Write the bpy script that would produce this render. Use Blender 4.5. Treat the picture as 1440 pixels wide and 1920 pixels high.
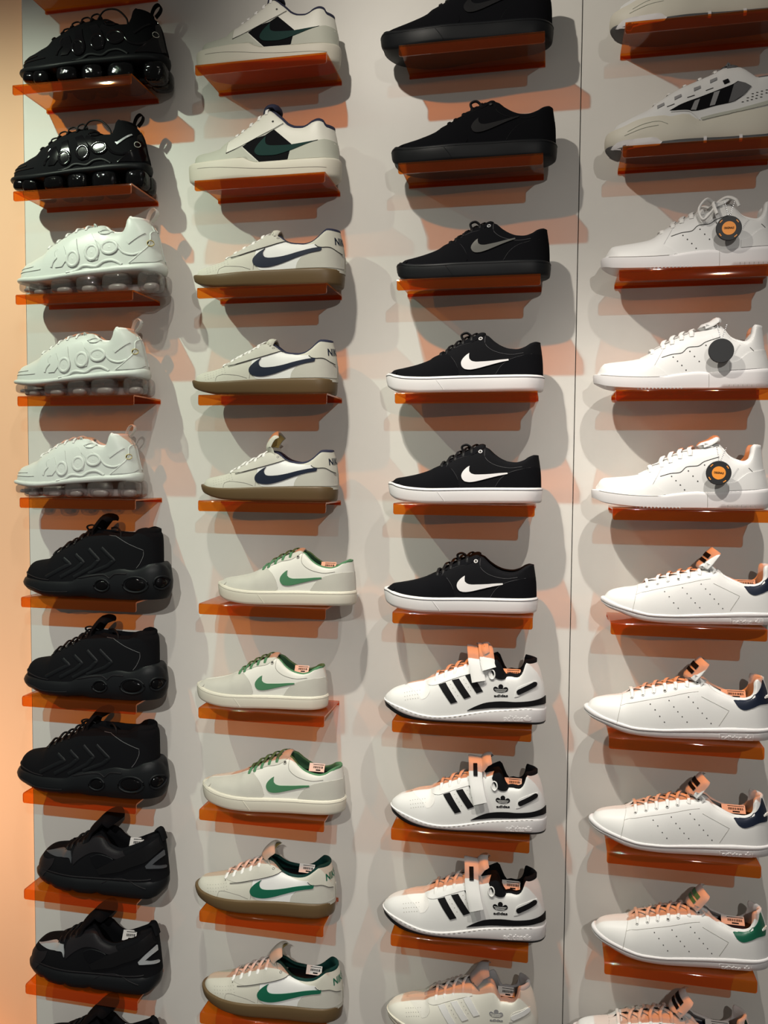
import bpy, bmesh, math, random
import numpy as np
from mathutils import Vector, Matrix
from mathutils.bvhtree import BVHTree
from mathutils.geometry import delaunay_2d_cdt

for o in list(bpy.data.objects):
    bpy.data.objects.remove(o)
SC = bpy.context.scene
COL = SC.collection
random.seed(5)

# ------------------------------------------------------------------ camera
CAM_YAW, CAM_PITCH, CAM_ROLL, CAM_F = 0.20393, 0.05171, 0.00793, 1518.7
cam_d = bpy.data.cameras.new('camera')
cam = bpy.data.objects.new('camera', cam_d)
COL.objects.link(cam)
_f = Vector((-math.sin(CAM_YAW)*math.cos(CAM_PITCH), math.cos(CAM_YAW)*math.cos(CAM_PITCH), -math.sin(CAM_PITCH)))
_r = Vector((math.cos(CAM_YAW), math.sin(CAM_YAW), 0))
_u = _r.cross(_f)
_r2 = _r*math.cos(CAM_ROLL) + _u*math.sin(CAM_ROLL)
_u2 = -_r*math.sin(CAM_ROLL) + _u*math.cos(CAM_ROLL)
cam.matrix_world = Matrix(((_r2.x, _u2.x, -_f.x, 0.32635), (_r2.y, _u2.y, -_f.y, -1.59931), (_r2.z, _u2.z, -_f.z, 0.0), (0, 0, 0, 1)))
cam_d.sensor_fit = 'HORIZONTAL'
cam_d.sensor_width = 36.0
cam_d.lens = CAM_F*36.0/1440.0
cam_d.clip_start = 0.05
SC.camera = cam

# ------------------------------------------------------------------ world, lamps, exposure
SC.view_settings.view_transform = 'Standard'
SC.view_settings.look = 'None'
SC.view_settings.gamma = 1.0
SC.view_settings.use_curve_mapping = False
SC.view_settings.exposure = 0.0
world = bpy.data.worlds.new('shop_ambient')
SC.world = world
world.use_nodes = True
world.node_tree.nodes['Background'].inputs[0].default_value = (1.0, 0.94, 0.86, 1)
world.node_tree.nodes['Background'].inputs[1].default_value = 0.082

def spot(name, loc, aim, watts, colour, cone, blend=0.5, radius=0.012):
    d = bpy.data.lights.new(name, 'SPOT')
    d.energy = watts; d.color = colour
    d.spot_size = math.radians(cone); d.spot_blend = blend; d.shadow_soft_size = radius
    o = bpy.data.objects.new(name, d); COL.objects.link(o)
    o.location = loc
    o.rotation_euler = (Vector(aim)-Vector(loc)).to_track_quat('-Z', 'Y').to_euler()
    return o
spot('track_spot_right_aimed', (-0.15, -0.75, 1.14), (0.80, 0, -1.75), 78, (1.0, 0.93, 0.83), 65, 1.0)
spot('track_spot_centre', (-0.19, -0.75, 1.14), (-0.30, 0, -1.00), 20, (1.0, 0.95, 0.83), 86, 1.0)
spot('added_top_fill_spot', (-0.165, -0.75, 1.14), (0.50, 0, 0.55), 19, (1.0, 0.93, 0.82), 120, 1.0)  # added fill beside the two spots above, brightens the top of the wall
spot('track_spot_left', (-0.93, -0.75, 1.14), (-0.86, 0, -0.30), 54, (0.89, 1.0, 0.80), 108, 1.0)
spot('track_spot_right', (0.61, -0.75, 1.14), (0.50, 0, -1.60), 66, (1.0, 0.94, 0.86), 62, 1.0)
spot('track_spot_far', (1.15, -3.0, 1.25), (-0.1, 0, -1.05), 104, (1.0, 0.95, 0.89), 68, 1.0, 0.02)
spot('track_spot_far_left', (0.05, -3.0, 1.25), (-0.85, 0, -0.95), 190, (1.0, 0.97, 0.90), 36, 1.0, 0.02)
# lamps of the backlit peach panel stand behind it
def bulb(name, loc, watts, colour, radius):
    d = bpy.data.lights.new(name, 'POINT'); d.energy = watts; d.color = colour; d.shadow_soft_size = radius
    o = bpy.data.objects.new(name, d); COL.objects.link(o); o.location = loc
    return o
bulb('panel_backlight', (-1.02, 0.45, -0.75), 17.0, (1.0, 0.66, 0.46), 0.10)
bulb('panel_backlight_high', (-1.02, 0.50, 0.35), 10.0, (1.0, 0.88, 0.76), 0.10)
bulb('panel_backlight_low', (-1.00, 0.12, -1.42), 2.6, (1.0, 0.34, 0.04), 0.05)

# ------------------------------------------------------------------ materials
MATS = {}
def mat(name, col, rough=0.5, bump=0.0, scale=600.0, spec=0.5, coat=0.0, metal=0.0, vary=0.0, sheen=0.0, dist=0.0006):
    if name in MATS: return MATS[name]
    m = bpy.data.materials.new(name); m.use_nodes = True
    nt = m.node_tree; b = nt.nodes['Principled BSDF']
    b.inputs['Base Color'].default_value = (*col, 1)
    b.inputs['Roughness'].default_value = rough
    b.inputs['Metallic'].default_value = metal
    b.inputs['Specular IOR Level'].default_value = spec
    b.inputs['Coat Weight'].default_value = coat
    b.inputs['Sheen Weight'].default_value = sheen
    tc = nt.nodes.new('ShaderNodeTexCoord')
    if bump > 0 or vary > 0:
        n = nt.nodes.new('ShaderNodeTexNoise'); n.inputs['Scale'].default_value = scale; n.inputs['Detail'].default_value = 3
        nt.links.new(tc.outputs['Object'], n.inputs['Vector'])
    if bump > 0:
        bp = nt.nodes.new('ShaderNodeBump'); bp.inputs['Strength'].default_value = bump; bp.inputs['Distance'].default_value = dist
        nt.links.new(n.outputs['Fac'], bp.inputs['Height']); nt.links.new(bp.outputs['Normal'], b.inputs['Normal'])
    if vary > 0:
        n2 = nt.nodes.new('ShaderNodeTexNoise'); n2.inputs['Scale'].default_value = 35; n2.inputs['Detail'].default_value = 4
        nt.links.new(tc.outputs['Object'], n2.inputs['Vector'])
        mx = nt.nodes.new('ShaderNodeMix'); mx.data_type = 'RGBA'
        mx.inputs[6].default_value = (*[c*(1-vary) for c in col], 1)
        mx.inputs[7].default_value = (*[min(1, c*(1+vary)) for c in col], 1)
        nt.links.new(n2.outputs['Fac'], mx.inputs[0]); nt.links.new(mx.outputs[2], b.inputs['Base Color'])
    MATS[name] = m
    return m

def clear_mat(name, tint, gloss=0.06, diff=0.1, dcol=(1, .3, .05), rough=0.03, edge=0.85):
    if name in MATS: return MATS[name]
    m = bpy.data.materials.new(name); m.use_nodes = True
    nt = m.node_tree; nt.nodes.clear()
    out = nt.nodes.new('ShaderNodeOutputMaterial')
    tr = nt.nodes.new('ShaderNodeBsdfTransparent'); tr.inputs[0].default_value = (*tint, 1)
    df = nt.nodes.new('ShaderNodeBsdfDiffuse'); df.inputs[0].default_value = (*dcol, 1)
    gl = nt.nodes.new('ShaderNodeBsdfGlossy'); gl.inputs['Roughness'].default_value = rough
    lw = nt.nodes.new('ShaderNodeLayerWeight'); lw.inputs['Blend'].default_value = 0.5
    pw = nt.nodes.new('ShaderNodeMath'); pw.operation = 'POWER'; pw.inputs[1].default_value = 4.0
    ma = nt.nodes.new('ShaderNodeMath'); ma.operation = 'MULTIPLY_ADD'; ma.inputs[1].default_value = edge; ma.inputs[2].default_value = gloss
    m1 = nt.nodes.new('ShaderNodeMixShader'); m1.inputs[0].default_value = diff
    m2 = nt.nodes.new('ShaderNodeMixShader')
    L = nt.links.new
    L(lw.outputs['Facing'], pw.inputs[0]); L(pw.outputs[0], ma.inputs[0])
    L(tr.outputs[0], m1.inputs[1]); L(df.outputs[0], m1.inputs[2])
    L(ma.outputs[0], m2.inputs[0]); L(m1.outputs[0], m2.inputs[1]); L(gl.outputs[0], m2.inputs[2])
    L(m2.outputs[0], out.inputs[0])
    MATS[name] = m
    return m

WALL = mat('wall_laminate', (0.70, 0.68, 0.635), 0.42, 0.02, 90, 0.35, vary=0.02, dist=0.001)
PEACH = bpy.data.materials.new('peach_translucent_sheet'); PEACH.use_nodes = True
_nt = PEACH.node_tree; _nt.nodes.clear()
_o = _nt.nodes.new('ShaderNodeOutputMaterial'); _d = _nt.nodes.new('ShaderNodeBsdfDiffuse'); _t = _nt.nodes.new('ShaderNodeBsdfTranslucent')
_d.inputs[0].default_value = (0.88, 0.58, 0.38, 1); _t.inputs[0].default_value = (0.95, 0.60, 0.36, 1)
_m = _nt.nodes.new('ShaderNodeMixShader'); _m.inputs[0].default_value = 0.35
_nt.links.new(_d.outputs[0], _m.inputs[1]); _nt.links.new(_t.outputs[0], _m.inputs[2]); _nt.links.new(_m.outputs[0], _o.inputs[0])
DARK = mat('joint_dark', (0.012, 0.012, 0.012), 0.8)
ACRYL = clear_mat('orange_acrylic', (0.94, 0.47, 0.115), 0.045, 0.025, (1.0, 0.25, 0.02))
ACRYL_E = clear_mat('orange_acrylic_edge_glow', (0.98, 0.50, 0.12), 0.05, 0.45, (1.0, 0.24, 0.03))  # edge-lit glow put into the colour: brighter, more diffuse copy of the sheet
AIR = clear_mat('clear_air_bubble', (0.78, 0.76, 0.76), 0.10, 0.05, (.6, .55, .52), 0.02)
AIRD = mat('black_air_bubble', (0.0025, 0.0025, 0.003), 0.06, 0.45, 120, 0.28, dist=0.003)
W_LEATHER = mat('white_leather', (0.68, 0.68, 0.67), 0.45, 0.12, 900, 0.3)
W_TPU = mat('white_moulded', (0.58, 0.61, 0.58), 0.38, 0.05, 700, 0.35)
W_RUBBER = mat('white_rubber', (0.68, 0.665, 0.67), 0.5, 0.04, 900, 0.3)
W_LACE = mat('white_lace', (0.74, 0.73, 0.71), 0.85, 0.3, 1400)
CREAM = mat('cream_rubber', (0.61, 0.58, 0.49), 0.55, 0.04, 900)
OFFW = mat('offwhite_leather', (0.68, 0.67, 0.60), 0.45, 0.15, 800)
OFFW_CANVAS = mat('offwhite_canvas', (0.63, 0.62, 0.57), 0.85, 0.3, 1600)
SUEDE = mat('sand_suede', (0.47, 0.46, 0.41), 0.95, 0.35, 900, 0.2, vary=0.07, sheen=0.2)
OFFW_S = mat('stone_suede', (0.52, 0.51, 0.445), 0.85, 0.25, 900, 0.2, vary=0.04)
SUEDE_G = mat('sage_grey_leather', (0.46, 0.47, 0.40), 0.6, 0.15, 800, 0.4, vary=0.04)
GUM = mat('gum_rubber', (0.112, 0.072, 0.033), 0.42, 0.04, 700, 0.3)
NAVY = mat('navy_leather', (0.009, 0.014, 0.030), 0.5, 0.12, 900, 0.2)
NAVY_F = mat('navy_fabric', (0.012, 0.014, 0.04), 0.85, 0.2, 1400)
FOREST = mat('forest_leather', (0.005, 0.10, 0.055), 0.4, 0.1, 900)
FOREST_D = mat('dark_forest_leather', (0.004, 0.030, 0.026), 0.6, 0.1, 900, 0.12)
GREEN = mat('leaf_green_felt', (0.045, 0.165, 0.075), 0.7, 0.2, 1200)
GREEN_L = mat('green_lace', (0.06, 0.17, 0.08), 0.85, 0.3, 1400)
BLACK = mat('black_suede', (0.005, 0.0052, 0.0065), 0.95, 0.25, 1100, 0.06)
BLACK_M = mat('black_mesh', (0.006, 0.0062, 0.0075), 0.85, 0.5, 1500, 0.07)
BLACK_R = mat('black_rubber', (0.008, 0.009, 0.0105), 0.45, 0.04, 900, 0.16)
BLACK_P = mat('black_patent', (0.003, 0.003, 0.004), 0.09, 0.05, 200, 0.4, dist=0.001)
BLACK_L = mat('black_leather', (0.006, 0.006, 0.007), 0.5, 0.12, 900, 0.15)
CHARC = mat('charcoal_moulded', (0.012, 0.011, 0.013), 0.55, 0.05, 900, 0.2)
GREY_D = mat('dark_grey_fabric', (0.10, 0.10, 0.105), 0.8, 0.2, 1300)
GREY_M = mat('mid_grey_fabric', (0.24, 0.24, 0.245), 0.8, 0.2, 1300)
SILVER = mat('silver_trim', (0.42, 0.44, 0.46), 0.35, 0, 1, 0.5, metal=0.3)
PEWTER = mat('pewter_trim', (0.12, 0.12, 0.11), 0.3, 0, 1, 0.5, metal=0.4)
SEAM = mat('grey_seam_thread', (0.30, 0.29, 0.26), 0.9)  # plain grey shared by stitching, perforations and sole lines
SEAM_D = mat('dark_piping', (0.05, 0.05, 0.045), 0.8)
SEAM_B = mat('black_stitch', (0.05, 0.05, 0.055), 0.8)
HOLE = mat('punched_hole', (0.05, 0.048, 0.045), 0.9)
FOAM = mat('yellow_foam', (0.62, 0.48, 0.16), 0.9, 0.4, 500)
STICK = mat('white_sticker', (0.80, 0.78, 0.74), 0.5)
INK = mat('black_ink', (0.008, 0.008, 0.009), 0.7, spec=0.1)
ORANGE = mat('orange_print', (0.85, 0.30, 0.035), 0.5)
METAL = mat('steel_chain', (0.55, 0.55, 0.56), 0.25, metal=1.0)
GREYL = mat('light_grey_lining', (0.42, 0.42, 0.43), 0.85, 0.2, 1200)

# ------------------------------------------------------------------ mesh helpers
def mesh_obj(name, verts, faces, material, parent=None, angle=40, merge=0.0):
    me = bpy.data.meshes.new(name)
    me.from_pydata([tuple(v) for v in verts], [], faces)
    if merge > 0:
        bm = bmesh.new(); bm.from_mesh(me)
        bmesh.ops.remove_doubles(bm, verts=bm.verts, dist=merge)
        bmesh.ops.recalc_face_normals(bm, faces=bm.faces)
        bm.to_mesh(me); bm.free()
    me.materials.append(material)
    me.shade_smooth()
    me.set_sharp_from_angle(angle=math.radians(angle))
    o = bpy.data.objects.new(name, me); COL.objects.link(o)
    if parent: o.parent = parent
    return o

def empty(name, loc=(0, 0, 0)):
    o = bpy.data.objects.new(name, None); COL.objects.link(o)
    o.location = loc; o.empty_display_size = 0.02
    return o

def copy_tree(o, parent=None):
    c = o.copy(); COL.objects.link(c); c.parent = parent
    for ch in list(o.children): copy_tree(ch, c)
    return c

def pchip(pts):
    d = {}
    for x, y in pts: d[round(x, 5)] = y
    xs = np.array(sorted(d)); ys = np.array([d[x] for x in xs])
    n = len(xs); h = np.diff(xs); dl = np.diff(ys)/h
    m = np.zeros(n)
    for i in range(1, n-1):
        if dl[i-1]*dl[i] > 0:
            w1 = 2*h[i]+h[i-1]; w2 = h[i]+2*h[i-1]
            m[i] = (w1+w2)/(w1/dl[i-1]+w2/dl[i])
    m[0] = dl[0]; m[-1] = dl[-1]
    def f(x):
        x = min(max(x, xs[0]), xs[-1])
        i = int(min(max(np.searchsorted(xs, x)-1, 0), n-2))
        t = (x-xs[i])/h[i]
        return float((2*t**3-3*t*t+1)*ys[i]+(t**3-2*t*t+t)*h[i]*m[i]+(-2*t**3+3*t*t)*ys[i+1]+(t**3-t*t)*h[i]*m[i+1])
    return f

def sstep(a, b, x):
    t = min(max((x-a)/(b-a), 0), 1); return t*t*(3-2*t)

_SX = [0, .02, .06, .12, .2, .3, .36, .5, .65, .8, .9, .96, 1]
_SY = [0, .35, .58, .75, .9, .99, 1, .92, .83, .79, .7, .5, 0]
_s2 = pchip(list(zip(_SX, [v*v for v in _SY])))
def shape(u): return math.sqrt(max(_s2(min(max(u, 0), 1)), 0))

def smooth_poly(pts, closed=True, step=0.0022, corner=48):
    """Catmull-Rom through pts, keeping sharp corners."""
    n = len(pts); P = [Vector((a, b)) for a, b in pts]
    def is_c(i):
        if not closed and i in (0, n-1): return True
        a = (P[i]-P[i-1]); b = (P[(i+1) % n]-P[i])
        if a.length < 1e-7 or b.length < 1e-7: return True
        return math.degrees(a.angle(b)) > corner
    out = []
    for i in range(n if closed else n-1):
        p1, p2 = P[i], P[(i+1) % n]
        d = (p2-p1).length
        m1 = (p2-p1) if is_c(i) else (P[(i+1) % n]-P[i-1])*0.5
        m2 = (p2-p1) if is_c((i+1) % n) else (P[(i+2) % n]-p1)*0.5
        if m1.length > d: m1 = m1*(d/m1.length)
        if m2.length > d: m2 = m2*(d/m2.length)
        k = max(1, int(d/step))
        for j in range(k):
            t = j/k
            out.append((2*t**3-3*t*t+1)*p1+(t**3-2*t*t+t)*m1+(-2*t**3+3*t*t)*p2+(t**3-t*t)*m2)
    if not closed: out.append(P[-1])
    return out

def sweep(path, w, t, side=None, closed=False, n=8):
    """flat or round strap swept along a 3D path; side = preferred width direction"""
    V, F = [], []
    N = len(path)
    prev = None
    for i, p in enumerate(path):
        a = path[(i-1) % N] if (i > 0 or closed) else p
        b = path[(i+1) % N] if (i < N-1 or closed) else p
        tg = (b-a).normalized()
        if callable(side): sd = side(i)
        elif side is not None: sd = Vector(side)
        else: sd = prev if prev is not None else tg.orthogonal()
        sd = (sd-tg*sd.dot(tg))
        if sd.length < 1e-6: sd = tg.orthogonal()
        sd.normalize(); prev = sd
        up = tg.cross(sd)
        for k in range(n):
            an = 2*math.pi*k/n
            c, s = math.cos(an), math.sin(an)
            c = math.copysign(abs(c)**0.6, c); s = math.copysign(abs(s)**0.8, s)
            V.append(p+sd*(c*w/2)+up*(s*t/2))
    M_ = N if closed else N-1
    for i in range(M_):
        for k in range(n):
            F.append((i*n+k, i*n+(k+1) % n, ((i+1) % N)*n+(k+1) % n, ((i+1) % N)*n+k))
    if not closed:
        F.append(tuple(range(n-1, -1, -1))); F.append(tuple((N-1)*n+k for k in range(n)))
    return V, F

def bez(pts, n=24):
    """smooth 3D curve through points"""
    P = [Vector(p) for p in pts]; out = []
    m = max(2, n//(len(P)-1))
    for i in range(len(P)-1):
        p0 = P[max(i-1, 0)]; p1 = P[i]; p2 = P[i+1]; p3 = P[min(i+2, len(P)-1)]
        for j in range(m):
            t = j/m
            out.append(0.5*((2*p1)+(p2-p0)*t+(2*p0-5*p1+4*p2-p3)*t*t+(3*p1-p0-3*p2+p3)*t**3))
    out.append(P[-1])
    return out

_TXT = {}
def text_tris(s):
    if s in _TXT: return _TXT[s]
    cu = bpy.data.curves.new('txt', 'FONT'); cu.body = s; cu.size = 1; cu.resolution_u = 3; cu.offset = 0.030
    o = bpy.data.objects.new('txt', cu); COL.objects.link(o)
    dg = bpy.context.evaluated_depsgraph_get()
    me = bpy.data.meshes.new_from_object(o.evaluated_get(dg))
    bm = bmesh.new(); bm.from_mesh(me); bmesh.ops.triangulate(bm, faces=bm.faces)
    bmesh.ops.remove_doubles(bm, verts=bm.verts, dist=1e-4)
    bm.verts.ensure_lookup_table()
    v = [(q.co.x, q.co.y) for q in bm.verts]; f = [tuple(q.index for q in a.verts) for a in bm.faces]
    bm.free(); bpy.data.objects.remove(o); bpy.data.curves.remove(cu); bpy.data.meshes.remove(me)
    xs = [a for a, b in v]; ys = [b for a, b in v]
    x0, x1, y0, y1 = min(xs), max(xs), min(ys), max(ys)
    v = [((a-x0)/(x1-x0), (b-y0)/(y1-y0)) for a, b in v]
    _TXT[s] = (v, f)
    return _TXT[s]

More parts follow.
